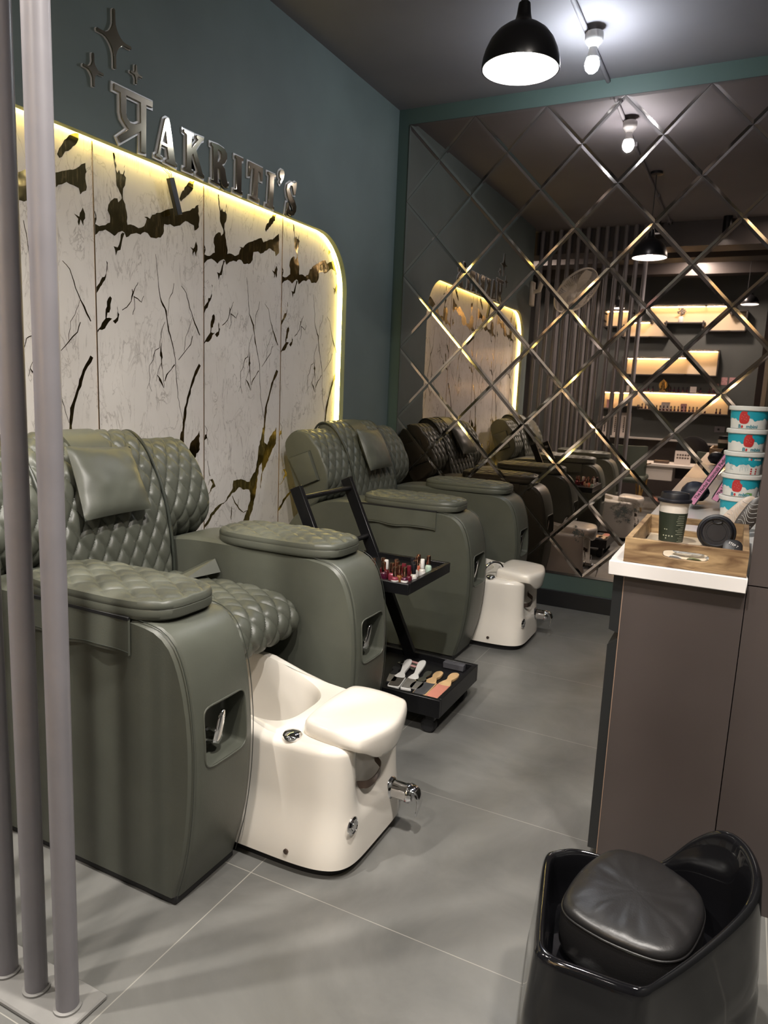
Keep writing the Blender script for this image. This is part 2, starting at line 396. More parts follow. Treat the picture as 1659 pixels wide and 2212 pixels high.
LETTERS={"pra":[[[1.9704,2.2649],[2.1518,2.2685],[2.1514,2.2498],[2.1196,2.2481],[2.115,2.0801],[2.0907,2.0785],[2.0922,2.1505],[1.9942,2.0812],[1.9839,2.096],[2.0355,2.1383],[2.0175,2.1501],[2.0037,2.1639],[1.9986,2.1823],[1.9986,2.2473],[1.9699,2.2473]],[[2.0239,2.2467],[2.0931,2.2473],[2.0928,2.1774],[2.064,2.1619],[2.0418,2.16],[2.0271,2.1708],[2.0218,2.1861]]],"A":[[[2.2163,2.2318],[2.2261,2.2386],[2.2372,2.2383],[2.2693,2.0908],[2.2788,2.0862],[2.2773,2.0773],[2.2194,2.0802],[2.2195,2.0873],[2.234,2.0928],[2.226,2.1332],[2.1949,2.1348],[2.1853,2.0933],[2.2006,2.0907],[2.1992,2.0833],[2.166,2.0851],[2.1662,2.0921],[2.1764,2.0976]],[[2.2184,2.2009],[2.2268,2.1449],[2.1989,2.1452]]],"K":[[[2.3213,2.2275],[2.374,2.2283],[2.374,2.22],[2.3625,2.2151],[2.3609,2.1698],[2.4021,2.2149],[2.392,2.2178],[2.392,2.2279],[2.4345,2.2305],[2.433,2.2221],[2.4211,2.2161],[2.3874,2.1736],[2.4253,2.0933],[2.4357,2.0876],[2.4342,2.0768],[2.3936,2.0801],[2.3936,2.0871],[2.4024,2.0927],[2.37,2.1546],[2.3607,2.145],[2.3596,2.0885],[2.3697,2.0876],[2.3696,2.0801],[2.32,2.0809],[2.3201,2.0878],[2.3327,2.089],[2.3351,2.2147],[2.3212,2.2194]]],"R":[[[2.4819,2.229],[2.5299,2.2326],[2.5657,2.2278],[2.5803,2.2136],[2.5804,2.1941],[2.566,2.1729],[2.5476,2.1614],[2.5661,2.1509],[2.576,2.1143],[2.5843,2.0957],[2.5925,2.0973],[2.5909,2.0874],[2.5706,2.0743],[2.5504,2.0805],[2.5399,2.1047],[2.5326,2.1417],[2.52,2.144],[2.5202,2.0825],[2.5344,2.0823],[2.5345,2.074],[2.482,2.0779],[2.482,2.0856],[2.4928,2.0865],[2.4927,2.2166],[2.4819,2.2191]],[[2.5198,2.2152],[2.5379,2.2133],[2.5482,2.2018],[2.5483,2.1849],[2.538,2.1699],[2.5199,2.1623]]],"I":[[[2.6395,2.2259],[2.6922,2.226],[2.6923,2.217],[2.6803,2.2136],[2.6784,2.0879],[2.6871,2.085],[2.6855,2.0744],[2.6308,2.0765],[2.6308,2.0846],[2.6451,2.0882],[2.648,2.2134],[2.6396,2.216]]],"T":[[[2.7341,2.2268],[2.8359,2.2262],[2.8333,2.1707],[2.8249,2.1706],[2.8159,2.2013],[2.7992,2.2057],[2.7978,2.0878],[2.8117,2.0837],[2.811,2.0735],[2.7435,2.0767],[2.7434,2.085],[2.7595,2.0884],[2.7701,2.2081],[2.7522,2.2031],[2.7403,2.168],[2.7323,2.1669]]],"I2":[[[2.8765,2.223],[2.9347,2.2243],[2.935,2.2157],[2.9223,2.2123],[2.9158,2.082],[2.9257,2.0789],[2.924,2.0692],[2.8657,2.0719],[2.8655,2.081],[2.8808,2.083],[2.8893,2.2105],[2.8768,2.214]]],"apos":[[[2.9836,2.2603],[3.0008,2.2596],[3.0054,2.2443],[2.9949,2.2195],[2.9754,2.1963],[2.9702,2.2021],[2.9818,2.2188],[2.9695,2.2238],[2.9661,2.2392],[2.9707,2.2514]]],"S":[[[3.0619,2.2259],[3.0916,2.2269],[3.102,2.2352],[3.1117,2.2344],[3.102,2.1768],[3.0902,2.1756],[3.0751,2.2114],[3.0582,2.211],[3.0483,2.1945],[3.0638,2.1703],[3.0966,2.1471],[3.1114,2.1249],[3.108,2.1011],[3.0904,2.0811],[3.064,2.073],[3.0428,2.0761],[3.0315,2.0685],[3.0252,2.0722],[3.0338,2.1264],[3.0432,2.127],[3.0558,2.0961],[3.0718,2.0912],[3.0832,2.1023],[3.0785,2.1144],[3.0545,2.1342],[3.0349,2.1575],[3.0268,2.1834],[3.0333,2.2074]]]}
VEIN_POLYS=[[[0.0916,2.0598],[0.1003,2.0598],[0.1031,2.0323],[0.1127,1.9961],[0.1202,2.0085],[0.1271,1.9974],[0.1397,1.9982],[0.1498,2.0376],[0.1444,1.9968],[0.153,1.9912],[0.1479,1.9608],[0.1384,1.9479],[0.136,1.9262],[0.1495,1.8816],[0.1569,1.8511],[0.1574,1.8243],[0.1705,1.8298],[0.1893,1.8297],[0.2121,1.8249],[0.2395,1.8375],[0.2558,1.8674],[0.2422,1.8713],[0.2718,1.8723],[0.284,1.8875],[0.3085,1.9014],[0.3415,1.9146],[0.3838,1.9342],[0.4096,1.9416],[0.4268,1.9252],[0.4533,1.9371],[0.4984,1.9532],[0.5353,1.9796],[0.5517,1.9895],[0.5529,1.8991],[0.5256,1.8783],[0.5211,1.8985],[0.4981,1.9026],[0.471,1.9056],[0.453,1.8929],[0.4264,1.877],[0.4045,1.8695],[0.3831,1.8751],[0.3492,1.8678],[0.3424,1.8292],[0.3276,1.812],[0.2906,1.8032],[0.2745,1.8014],[0.2588,1.8151],[0.243,1.8161],[0.2232,1.8024],[0.2002,1.8032],[0.1848,1.7974],[0.1506,1.7769],[0.1418,1.7941],[0.1309,1.7972],[0.1107,1.7877],[0.0923,1.7707],[0.0713,1.7797],[0.0505,1.7846],[0.0227,1.7737],[0.0019,1.7565],[-0.0183,1.7525],[-0.0188,1.7856],[-0.0035,1.7952],[0.0006,1.7987],[0.0003,1.8114],[0.0072,1.818],[-0.0035,1.8462],[0.0109,1.8265],[0.0122,1.814],[0.0065,1.7948],[0.0233,1.7919],[0.051,1.8004],[0.0723,1.8141],[0.0731,1.8404],[0.063,1.8538],[0.0671,1.8755],[0.0787,1.8913],[0.096,1.9046],[0.1103,1.9062],[0.1153,1.8934],[0.1283,1.9058],[0.1314,1.9144],[0.1288,1.9244],[0.12,1.9327],[0.1148,1.9419],[0.1079,1.9506],[0.1056,1.9942],[0.0947,2.0453]],[[0.1308,1.7918],[0.1417,1.79],[0.1301,1.7675],[0.126,1.7479],[0.12,1.7279],[0.1053,1.7225],[0.0983,1.7025],[0.0946,1.7232],[0.0877,1.7353],[0.1056,1.7333],[0.1132,1.7454],[0.121,1.7657]],[[0.4361,1.9855],[0.4451,2.0066],[0.4764,2.045],[0.4991,2.0684],[0.5265,2.077],[0.5172,2.0436],[0.4807,2.008],[0.4448,1.976]],[[-0.0166,1.558],[0.0027,1.5753],[0.0185,1.5922],[0.0307,1.6161],[0.0424,1.6179],[0.053,1.6476],[0.0519,1.6769],[0.0576,1.672],[0.0494,1.619],[0.0299,1.588],[0.0139,1.568],[-0.0059,1.5418],[-0.0174,1.5345]],[[0.0659,1.5527],[0.0736,1.5462],[0.0603,1.4948],[0.0511,1.4922],[0.0478,1.4738],[0.0736,1.4735],[0.0573,1.4596],[0.0388,1.4336],[0.0133,1.4283],[-0.0064,1.4116],[-0.0163,1.3988],[-0.0141,1.4079],[0.0056,1.4276],[0.0257,1.4535],[0.0418,1.4701],[0.0448,1.5035],[0.0558,1.5439]],[[0.0753,1.4645],[0.098,1.4821],[0.1003,1.5221],[0.1025,1.4979],[0.1085,1.4925],[0.1017,1.4672],[0.0871,1.455]],[[0.4378,1.042],[0.4548,1.0416],[0.447,0.974],[0.4788,0.9539],[0.5043,0.9965],[0.5411,1.0235],[0.5542,1.042],[0.5538,0.9566],[0.5117,0.9113],[0.4706,0.8541],[0.4377,0.8034],[0.4247,0.7324],[0.4254,0.7731],[0.4374,0.8191],[0.4338,0.8661],[0.4135,0.8521],[0.3992,0.7974],[0.395,0.7542],[0.3759,0.6845],[0.3568,0.6245],[0.3275,0.5786],[0.3034,0.5387],[0.2547,0.5463],[0.2856,0.5878],[0.3119,0.6304],[0.3409,0.6794],[0.3427,0.7193],[0.3325,0.7389],[0.2908,0.7433],[0.2522,0.7594],[0.2288,0.7438],[0.2055,0.7373],[0.1872,0.7215],[0.1509,0.6992],[0.1152,0.683],[0.0801,0.6613],[0.0499,0.6365],[0.0285,0.6107],[-0.0094,0.5906],[-0.0094,0.6021],[0.0243,0.6286],[0.0413,0.6521],[0.0888,0.6834],[0.1151,0.6947],[0.1464,0.6997],[0.187,0.7423],[0.2053,0.7612],[0.2096,0.7964],[0.2518,0.7969],[0.2999,0.788],[0.3343,0.7786],[0.3538,0.8014],[0.3784,0.8239],[0.3976,0.8841],[0.4065,0.9482],[0.4284,0.9994]],[[0.0411,0.8149],[0.0581,0.819],[0.0798,0.7798],[0.0582,0.7734],[0.0412,0.7609],[0.0454,0.7747],[0.0582,0.7934]],[[-0.0169,0.997],[0.0036,1.0071],[0.0077,1.0207],[0.016,1.0232],[0.0222,1.0064],[0.016,1.0039],[-0.0005,0.9935]],[[0.4976,1.8095],[0.5183,1.8043],[0.5348,1.8377],[0.5441,1.8213],[0.5346,1.7767],[0.5253,1.7964],[0.5158,1.7734],[0.5136,1.7973]]]
VEIN_LINES=[[[0.2991,1.7448,0.0017],[0.3115,1.6638,0.00238],[0.3217,1.5812,0.00306],[0.3377,1.5537,0.00748],[0.354,1.5326,0.00748],[0.3629,1.487,0.00476],[0.3697,1.4542,0.0068],[0.3814,1.4216,0.00408],[0.4052,1.3483,0.0034],[0.4094,1.2796,0.00306],[0.4185,1.1857,0.00272],[0.4483,1.09,0.0017]],[[0.5565,1.3283,0.017],[0.5337,1.295,0.017],[0.5122,1.2585,0.01224],[0.4908,1.2044,0.01156],[0.4642,1.1399,0.0153],[0.4544,1.0792,0.01292],[0.4476,1.0074,0.01224],[0.446,0.9351,0.01292]],[[0.1233,1.5095,0.00306],[0.1443,1.5228,0.00306],[0.1702,1.5492,0.0034],[0.1794,1.5815,0.00612],[0.1733,1.5931,0.00272]],[[0.1794,1.5815,0.00408],[0.1928,1.6051,0.00238],[0.2039,1.6223,0.0017]],[[0.1834,1.5664,0.00476],[0.2047,1.5598,0.0034],[0.2219,1.5509,0.00238],[0.2334,1.5761,0.0017]],[[0.1834,1.5696,0.0034],[0.1867,1.523,0.00306],[0.1754,1.4982,0.00238]],[[0.4011,1.6479,0.0017],[0.3909,1.61,0.00238],[0.3713,1.5809,0.00204],[0.3633,1.5137,0.00136]],[[0.4429,1.6439,0.0017],[0.4729,1.6211,0.00306],[0.493,1.5621,0.0034],[0.5135,1.5229,0.0051],[0.5397,1.48,0.00816],[0.5568,1.4533,0.00408]],[[0.5109,1.5226,0.0017],[0.4872,1.4682,0.0017],[0.469,1.4424,0.00204],[0.4583,1.3792,0.0017]],[[0.4251,1.3408,0.00204],[0.4609,1.3759,0.0034],[0.4973,1.4098,0.0034],[0.5105,1.4459,0.0034]],[[0.3462,1.4887,0.00204],[0.3243,1.4435,0.00238],[0.314,1.383,0.00238],[0.2906,1.3715,0.00306],[0.2784,1.3344,0.00272],[0.2597,1.3103,0.00238],[0.257,1.2407,0.00204],[0.2693,1.2077,0.00136]],[[0.257,1.2407,0.0017],[0.2443,1.2172,0.00136]],[[0.3261,1.4039,0.00136],[0.3232,1.3703,0.0068],[0.3254,1.3537,0.01564],[0.3251,1.337,0.00544],[0.3316,1.2936,0.00238],[0.3402,1.226,0.00136]],[[0.3225,1.3234,0.0017],[0.3007,1.2788,0.00204],[0.2932,1.2484,0.00136]],[[0.3006,1.2738,0.00204],[0.3168,1.2559,0.00884],[0.3377,1.2225,0.0017]],[[0.3999,1.3206,0.00476],[0.38,1.299,0.00272],[0.3554,1.2776,0.0068],[0.3429,1.2499,0.0034]],[[0.0078,1.0618,0.00168],[0.0222,1.0422,0.00224],[0.018,1.0148,0.00336],[0.0284,0.9756,0.00168]],[[0.0243,0.9035,0.00168],[0.0411,0.8319,0.00392]],[[0.0411,0.8177,0.0028],[0.0285,0.7906,0.00168]],[[0.201,0.723,0.0028],[0.2247,0.6842,0.0056],[0.2535,0.6534,0.0056],[0.2875,0.6306,0.0028],[0.3168,0.636,0.0028]],[[0.2438,0.6698,0.0028],[0.2481,0.7026,0.0014]],[[0.1992,0.6724,0.00224],[0.1949,0.634,0.00728],[0.1928,0.6073,0.00168]],[[-0.0133,0.7415,0.0014],[0.0201,0.7405,0.00224],[0.0497,0.7657,0.00392]]]
# ------------------------------------------------------------------ the setting
CH = 2.947
def struct(name, mb, m, smooth=False): o = mb.build(name, m, None, smooth); o['kind'] = 'structure'; return o
struct('floor', MB().box((-.75, -1.75, -.06), (3.35, 4.45, 0)), M['floor'])
struct('ceiling', MB().box((-.75, -1.75, CH), (3.35, 4.45, CH+.06)), M['ceil'])
# left wall with the arched opening in front of the marble
r_, cy_, cz_ = .29, 3.655, 2.07
arch = [(.97, 0), (.97, CH), (DM, CH), (DM, 0), (cy_, 0)]
for k in range(17):
    a = PI/2*k/16; arch.append((cy_-r_+r_*math.cos(a), cz_-r_+r_*math.sin(a)))
yl_ = 1.15
for k in range(17):
    a = PI/2*k/16; arch.append((yl_+r_-r_*math.sin(a), cz_-r_+r_*math.cos(a)))
arch.append((yl_, 0))
me = curve_mesh('wall_left', [arch], .014); me.transform(WALLM); me.transform(Matrix.Translation((-.014, 0, 0)))
o = link('wall_left', me, M['teal'], None, False); o['kind'] = 'structure'
struct('wall_left_base', MB().box((-.20, .97, 0), (-.062, DM, CH)), M['dark'])
struct('wall_left_front', MB().box((-.66, -1.7, 0), (-.6, .97, CH)), M['dark'])
struct('wall_left_return', MB().box((-.6, .97, 0), (-.20, 1.03, CH)), M['teal'])
struct('wall_back', MB().box((-.25, DM, 0), (2.20, DM+.1, CH)), M['green'])
struct('wall_front', MB().box((-.66, -1.7, 0), (3.3, -1.6, CH)), M['backgreen'])
struct('wall_right_front', MB().box((3.2, -1.6, 0), (3.26, 1.86, CH)), M['backgreen'])
struct('wall_right', MB().box((2.20, 1.878, 0), (3.26, DM+.1, CH)), M['dark'])
pw = MB(); pw.box((2.1555, 1.86, .832), (3.2, 1.878, CH)); pw.box((2.1555, 1.86, 0), (3.2, 1.878, .829)); struct('trim_1', pw, M['laminate'])
struct('baseboard_back', MB().rbox((0.0, DM-.014, 0), (1.875, DM, .10), .002, 1), M['black'])
struct('baseboard_right', MB().rbox((2.4, 1.846, 0), (3.2, 1.86, .10), .002, 1), M['black'])
kb = MB(); kb.rbox((-.6, .79, 0), (1.075, .905, .012), .003, 1); struct('trim_2', kb, M['kerb'])
# bronze strips between the slabs, lit strip inside the opening
J0, PP = 1.340, .5823
for i in range(4):
    y = J0 + PP*i; struct('trim_%d' % (3+i), MB().box((-.0505, y-.0022, 0), (-.0485, y+.0022, cz_)), M['trimgold'])
led = MB(); path = []
for (y, z) in [(cy_, .001)] + arch[5:39] + [(yl_, .001)]: path.append((y, z))
vs = []
for i, (y, z) in enumerate(path):
    cyy = min(max(y, yl_+r_), cy_-r_); czz = min(z, cz_-r_)
    n = Vector((0, cyy-y, czz-z)); n.normalize(); p = Vector((0, y, z)) - n*.014
    vs.append((Vector((-.047, p.y, p.z)), Vector((-.034, p.y, p.z))))
led.loft([[a for a, b in vs], [b for a, b in vs]], close=False)
lo = led.build('led_strip', M['led'], None); tag(lo, 'glowing yellow light strip running round the edge of the arched marble opening', 'light strip')
# marble slabs with gold foil veins
def clip_arch(y0, y1):
    pts = [(y0, 0.0), (y1, 0.0)]
    return pts
MX = -.050
def slab(y0, y1, u0, label):
    mb = MB(); mb.box((-.061, y0+.0008, 0), (MX, y1-.0008, cz_+.05))
    f = lambda a, b, t: Vector((t, a, b))
    lift = [0]
    def clipped(poly):
        res = poly
        for side, lim in ((1, y0+.004), (-1, y1-.004)):
            out = []
            for i in range(len(res)):
                a, b = res[i-1], res[i]; ia = side*(a[0]-lim) >= 0; ib = side*(b[0]-lim) >= 0
                if ia != ib:
                    t = (lim-a[0])/(b[0]-a[0]); out.append((lim, a[1]+t*(b[1]-a[1])))
                if ib: out.append(b)
            res = out
            if len(res) < 3: return None
        return res
    allp = []
    for poly in VEIN_POLYS:
        allp.append(jag([(u0+a, b) for a, b in poly], .0035))
    for line in VEIN_LINES:
        pts = [(u0+p[0], p[1], p[2]) for p in line]
        dense = []
        for a, b in zip(pts, pts[1:]):
            d = math.hypot(b[0]-a[0], b[1]-a[1]); n = max(2, int(d/.018))
            for k in range(n):
                t = k/n; w = 1 if k else .5
                dense.append((a[0]+(b[0]-a[0])*t + rng.uniform(-1, 1)*.0028*w, a[1]+(b[1]-a[1])*t, (a[2]+(b[2]-a[2])*t)*rng.uniform(.72, 1.3)))
        dense.append(pts[-1])
        Lp, Rp = [], []
        for i, (y, z, w) in enumerate(dense):
            p, q = dense[max(0, i-1)], dense[min(len(dense)-1, i+1)]
            tx, tz = q[0]-p[0], q[1]-p[1]; l = math.hypot(tx, tz) or 1
            Lp.append((y - tz/l*w/2, z + tx/l*w/2)); Rp.append((y + tz/l*w/2, z - tx/l*w/2))
        allp.append(Lp + Rp[::-1])
    for poly in allp:
        c = clipped(poly)
        if not c: continue
        cv = bpy.data.curves.new('t', 'CURVE'); cv.dimensions = '2D'; cv.fill_mode = 'BOTH'
        sp = cv.splines.new('POLY'); sp.points.add(len(c)-1); sp.use_cyclic_u = True
        for k, (a, b) in enumerate(c): sp.points[k].co = (a, b, 0, 1)
        lift[0] += 1; me = to_mesh('t', cv)
        x = MX + .0003 + .00002*lift[0]
        mb.add([Vector((x, v.co.x, v.co.y)) for v in me.vertices], [tuple(p.vertices) for p in me.polygons], 1)
        bpy.data.meshes.remove(me)
    o = mb.build('marble_panel', [M['marble'], M['gold']], None, False)
    return tag(o, label, 'wall panel', 'marble slabs behind the pedicure chairs')
rng = random.Random(3)
def jag(poly, amp):
    out = []
    for i in range(len(poly)):
        a, b = poly[i], poly[(i+1) % len(poly)]
        d = math.hypot(b[0]-a[0], b[1]-a[1]); n = max(1, int(d/.012))
        for k in range(n):
            t = k/n; j = amp if k else amp*.3
            out.append((a[0]+(b[0]-a[0])*t + rng.uniform(-j, j), a[1]+(b[1]-a[1])*t + rng.uniform(-j, j)))
    return out
slab(1.10, J0, J0-PP, 'narrow white marble slab with gold veins at the pole screen end of the opening')
slab(J0, J0+PP, J0, 'gold veined white marble slab directly behind the headrest pillow of the nearer chair')
slab(J0+PP, J0+2*PP, J0+PP, 'gold veined white marble slab that the black driver box hangs against')
slab(J0+2*PP, J0+3*PP, J0+2*PP, 'gold veined white marble slab below the letters R, I and T')
slab(J0+3*PP, cy_+.06, J0+3*PP, 'gold veined white marble slab behind the farther chair, next to the rounded corner')

# ------------------------------------------------------------------ sign
def wall_letter(paths, label, name='metal_letter', cat='sign letter', group='metal letters of the wall sign', off=.0085, depth=.007):
    ys = [p[0] for p in paths[0]]; zs = [p[1] for p in paths[0]]
    c = ((min(ys)+max(ys))/2, (min(zs)+max(zs))/2)
    t = thing(name, (0, c[0], c[1]), label, cat, group)
    back = curve_mesh('backing', paths, .003, offset=off); back.transform(WALLM); back.transform(Matrix.Translation((.0026, 0, 0)))
    link('backing', back, M['signback'], t, False)
    face = curve_mesh('face', paths, depth/2-.001, bevel=.001); face.transform(WALLM); face.transform(Matrix.Translation((.0065+depth/2, 0, 0)))
    link('face', face, M['sign'], t, False)
    return t
for k, lab in (('pra', 'large metal Devanagari character that opens the wall sign'), ('A', 'metal capital letter A on the green wall'), ('K', 'metal capital letter K on the green wall'),
               ('R', 'metal capital letter R on the green wall'), ('I', 'metal capital letter I standing between R and T on the green wall'), ('T', 'metal capital letter T on the green wall'),
               ('I2', 'metal capital letter I standing between T and the apostrophe'), ('apos', 'small metal apostrophe before the letter S'), ('S', 'metal capital letter S closing the wall sign')):
    wall_letter(LETTERS[k], lab)
def star(cy, cz, hh, hw, lab):
    pts = []; tw = max(.0030, hh*.045)
    for q in range(4):
        for k in range(14):
            a = PI/2*(q + k/14); c, sn = math.cos(a), math.sin(a)
            x = math.copysign(max(hw*abs(c)**4.2, tw*min(1, abs(c)*9)), c); y = math.copysign(max(hh*abs(sn)**4.2, tw*min(1, abs(sn)*9)), sn)
            pts.append((cy+x, cz+y))
    return wall_letter([pts], lab, 'metal_star', 'wall ornament', 'four pointed metal stars above the sign', .0025, .006)
star(1.977, 2.41, .095, .076, 'largest four pointed metal star, topmost of the three')
star(1.883, 2.276, .052, .042, 'middle sized four pointed metal star, left of the other two')
star(2.075, 2.334, .031, .027, 'smallest four pointed metal star, just above the sign character')

# driver box hanging on its wires
t = thing('led_driver', (.004, 2.29, 2.04), 'black rectangular driver box dangling on thin wires from the top edge of the opening', 'driver box')
mtx = Matrix.Translation((-.018, 2.296, 1.975)) @ Matrix.Rotation(math.radians(20), 4, 'X')
MB().rbox((-.009, -.0145, -.068), (.009, .0145, .068), .0015, 1, 0, mtx).build('body', M['ink'], t)
for k, (dy, c) in enumerate(((-.006, 'ink'), (0, 'red'), (.006, 'ink'))):
    MB().tube([(-.018, 2.275+dy, 2.036), (-.014, 2.268+dy*1.5, 2.05), (-.016, 2.258+dy*3, 2.058), (-.018, 2.245+dy*3, 2.0665)], .0012, 6).build('wire', M[c], t)

# ------------------------------------------------------------------ mirror of bevelled diamond tiles
def inset(poly, d):
    n = len(poly); out = []
    for i in range(n):
        p0, p1, p2 = Vector(poly[i-1]), Vector(poly[i]), Vector(poly[(i+1) % n])
        e1 = (p1-p0).normalized(); e2 = (p2-p1).normalized()
        n1 = Vector((-e1.y, e1.x)); n2 = Vector((-e2.y, e2.x))
        k = 1 + n1.dot(n2); out.append(tuple(p1 + (n1+n2)*(d/max(.2, k))))
    return out
def mirror_wall():
    mb = MB(); X0, X1, Z0, Z1, a, b = .0755, 2.199, .2017, 2.8541, .4223, .4421
    mb.box((X0-.002, DM-.0035, Z0-.002), (X1, DM-.0005, Z1+.002), 1)
    tr = random.Random(11)
    for j in range(-1, 13):
        for i in range(-1, 12):
            if (i+j) % 2 == 0: continue
            cx, cz = X0 + i*a/2, Z1 - j*b/2
            poly = [(cx, cz-b/2), (cx+a/2, cz), (cx, cz+b/2), (cx-a/2, cz)]
            for ax, side, lim in ((0, 1, X0), (0, -1, X1), (1, 1, Z0), (1, -1, Z1)):
                out = []
                for k in range(len(poly)):
                    p, q = poly[k-1], poly[k]; ip = side*(p[ax]-lim) >= -1e-6; iq = side*(q[ax]-lim) >= -1e-6
                    if ip != iq:
                        t = (lim-p[ax])/(q[ax]-p[ax]); out.append(tuple(p[m]+t*(q[m]-p[m]) for m in (0, 1)))
                    if iq: out.append(q)
                poly = out
                if len(poly) < 3: break
            if len(poly) < 3: continue
            pp = [poly[0]]
            for q in poly[1:]:
                if (Vector(q)-Vector(pp[-1])).length > .004: pp.append(q)
            if (Vector(pp[0])-Vector(pp[-1])).length <= .004: pp.pop()
            if len(pp) < 3: continue
            A = sum(pp[k-1][0]*pp[k][1]-pp[k][0]*pp[k-1][1] for k in range(len(pp)))/2
            if A < .004: continue
            o1, o2 = inset(pp, .0010), inset(pp, .0145)
            tx, tz = tr.uniform(-.0022, .0022), tr.uniform(-.0022, .0022)
            h = lambda q, d: Vector((q[0], DM - d + tx*(q[0]-cx) + tz*(q[1]-cz), q[1]))
            n = len(pp); base = [h(q, .0042) for q in o1]; out_ = [h(q, .0046) for q in o1]; inn = [h(q, .0062) for q in o2]
            mb.loft([base, out_], True, True, False)
            mb.loft([out_, inn], True, mi=2)
            mb.add(inn, [tuple(range(n))])
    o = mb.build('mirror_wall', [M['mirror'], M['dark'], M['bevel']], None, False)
    return tag(o, 'bronze mirror wall of bevelled diamond tiles covering the end of the room', 'mirror')
mirror_wall()

# ------------------------------------------------------------------ pole screen
def pole(x, lab):
    mb = MB(); c = (x, .845, 0)
    mb.lathe([(.0218, .012), (.0218, CH)], c, 28); mb.v = [(v[0] + .0075*v[2], v[1], v[2]) for v in mb.v]
    t = thing('screen_pole', c, lab, 'pole', 'round grey poles of the floor to ceiling screen')
    mb.build('tube', M['pole'], t)
    MB().lathe([(.027, .0122), (.027, .0165), (.0224, .018)], c, 28, cap0=False).build('base_ring', M['kerb'], t)
ords = ['nearest the aisle, at the open end of the screen', 'second from the aisle end of the screen', 'third from the aisle end of the screen', 'fourth from the aisle end', 'fifth from the aisle end', 'sixth from the aisle end',
        'seventh from the aisle end', 'eighth from the aisle end', 'ninth from the aisle end', 'tenth from the aisle end', 'eleventh from the aisle end', 'last one, against the side wall']
for i in range(12): pole(1.03-.0915*i, 'round grey steel pole ' + ords[i])
# ------------------------------------------------------------------ pedicure chairs
CY0, CY1 = 1.167, 2.163                 # outer faces of the two arms of the nearer chair
def prof_arm():
    top = [(.055, .545), (.12, .62), (.25, .682), (.37, .705), (.60, .708), (.82, .705), (.93, .699), (.985, .683), (1.022, .643), (1.05, .56), (1.064, .45), (1.066, .36), (1.06, .25), (1.042, .13), (1.012, .022)]
    t = catmull([(a, 0, b) for a, b in top], 60, False)
    return [(p.x, p.z) for p in t] + [(.055, .022)]
def arm(parent, y0, y1, name):
    prof = prof_arm(); N = len(prof); loops = []
    S = 14
    for k in range(S+1):
        t = k/S; e = abs(2*t-1)
        y = y0 + (y1-y0)*t
        loop = []
        edge = max(0, (e-.80)/.20); rd = .012*(1-math.sqrt(max(0, 1-edge*edge)))
        for i, (x, z) in enumerate(prof):
            cx, cz = .55, .36
            bulge = .010*(1-e**2.5) * sstep(.85, 1.0, x)*sstep(.05, .2, z)
            dx = x-cx; dz = z-cz
            nx = x - rd*(1 if x > .9 else 0) + bulge; nz = z - rd*(1 if z > .5 else 0)*.8
            loop.append(Vector((nx, y, nz)))
        loops.append(loop)
    mb = MB().loft(loops, True, True, True)
    o = mb.build(name, M['leather'], parent)
    ym = (y0+y1)/2
    cut = MB().rbox((1.0, ym-.075, .362), (1.25, ym+.072, .505), .012, 3, 0, Matrix.Translation((1.06, 0, .43)) @ Matrix.Rotation(math.radians(4), 4, 'X') @ Matrix.Translation((-1.06, 0, -.43)) if False else None)
    boolean_cut(o, cut)
    # seam round the front edge, lined recess, chrome lever
    pts = [Vector((x+.0015, y0+.006, z)) for x, z in prof[24:60]]
    MB().tube(pts, .0011, 6).build('seam', M['piping'], o)
    pts = [Vector((x+.0015, y1-.006, z)) for x, z in prof[24:60]]
    MB().tube(pts, .0011, 6).build('seam', M['piping'], o)
    rim = []
    for k in range(40):
        a = 2*PI*k/40; cy, cz2 = ym-.0015, .4335
        ex = lambda c: math.copysign(abs(c)**.30, c)
        y = cy + .077*ex(math.cos(a)); z = cz2 + .0755*ex(math.sin(a))
        x = interp_front(z) + .010*(1-abs((y-ym)/((y1-y0)/2))**2.5) + .0005
        rim.append((x, y, z))
    MB().tube(rim, .0022, 8, closed=True).build('recess_piping', M['leather'], o)
    lv = MB(); c = Vector((1.045, ym-.005, .40))
    lv.lathe([(.006, 0), (.017, .002), (.019, .006), (.019, .014), (.014, .018), (.010, .045)], (1.0, ym-.005, .40), 20, 'X')
    lp = [c+Vector((0, 0, -.012)), c+Vector((.006, 0, .015)), c+Vector((.010, .004, .045)), c+Vector((.012, .008, .075))]
    lpd = catmull(lp, 14, False)
    loops = []
    for k, p in enumerate(lpd):
        t = k/13; w = .0185*(1-.35*t)*math.sqrt(max(.02, 1-(2*t-1)**8)); d = .0075*(1-.3*t)
        loops.append([p + Vector((d*math.sin(2*PI*i/14), w*math.cos(2*PI*i/14), 0)) for i in range(14)])
    lv.loft(loops, True, True, True)
    lv.build('lever', M['chrome'], o)
    return o
def interp_front(z):
    pr = prof_arm(); best = None
    for (a, b), (c, d) in zip(pr[25:59], pr[26:60]):
        if (b-z)*(d-z) <= 0 and b != d: return a + (c-a)*(z-b)/(d-b)
    return 1.0
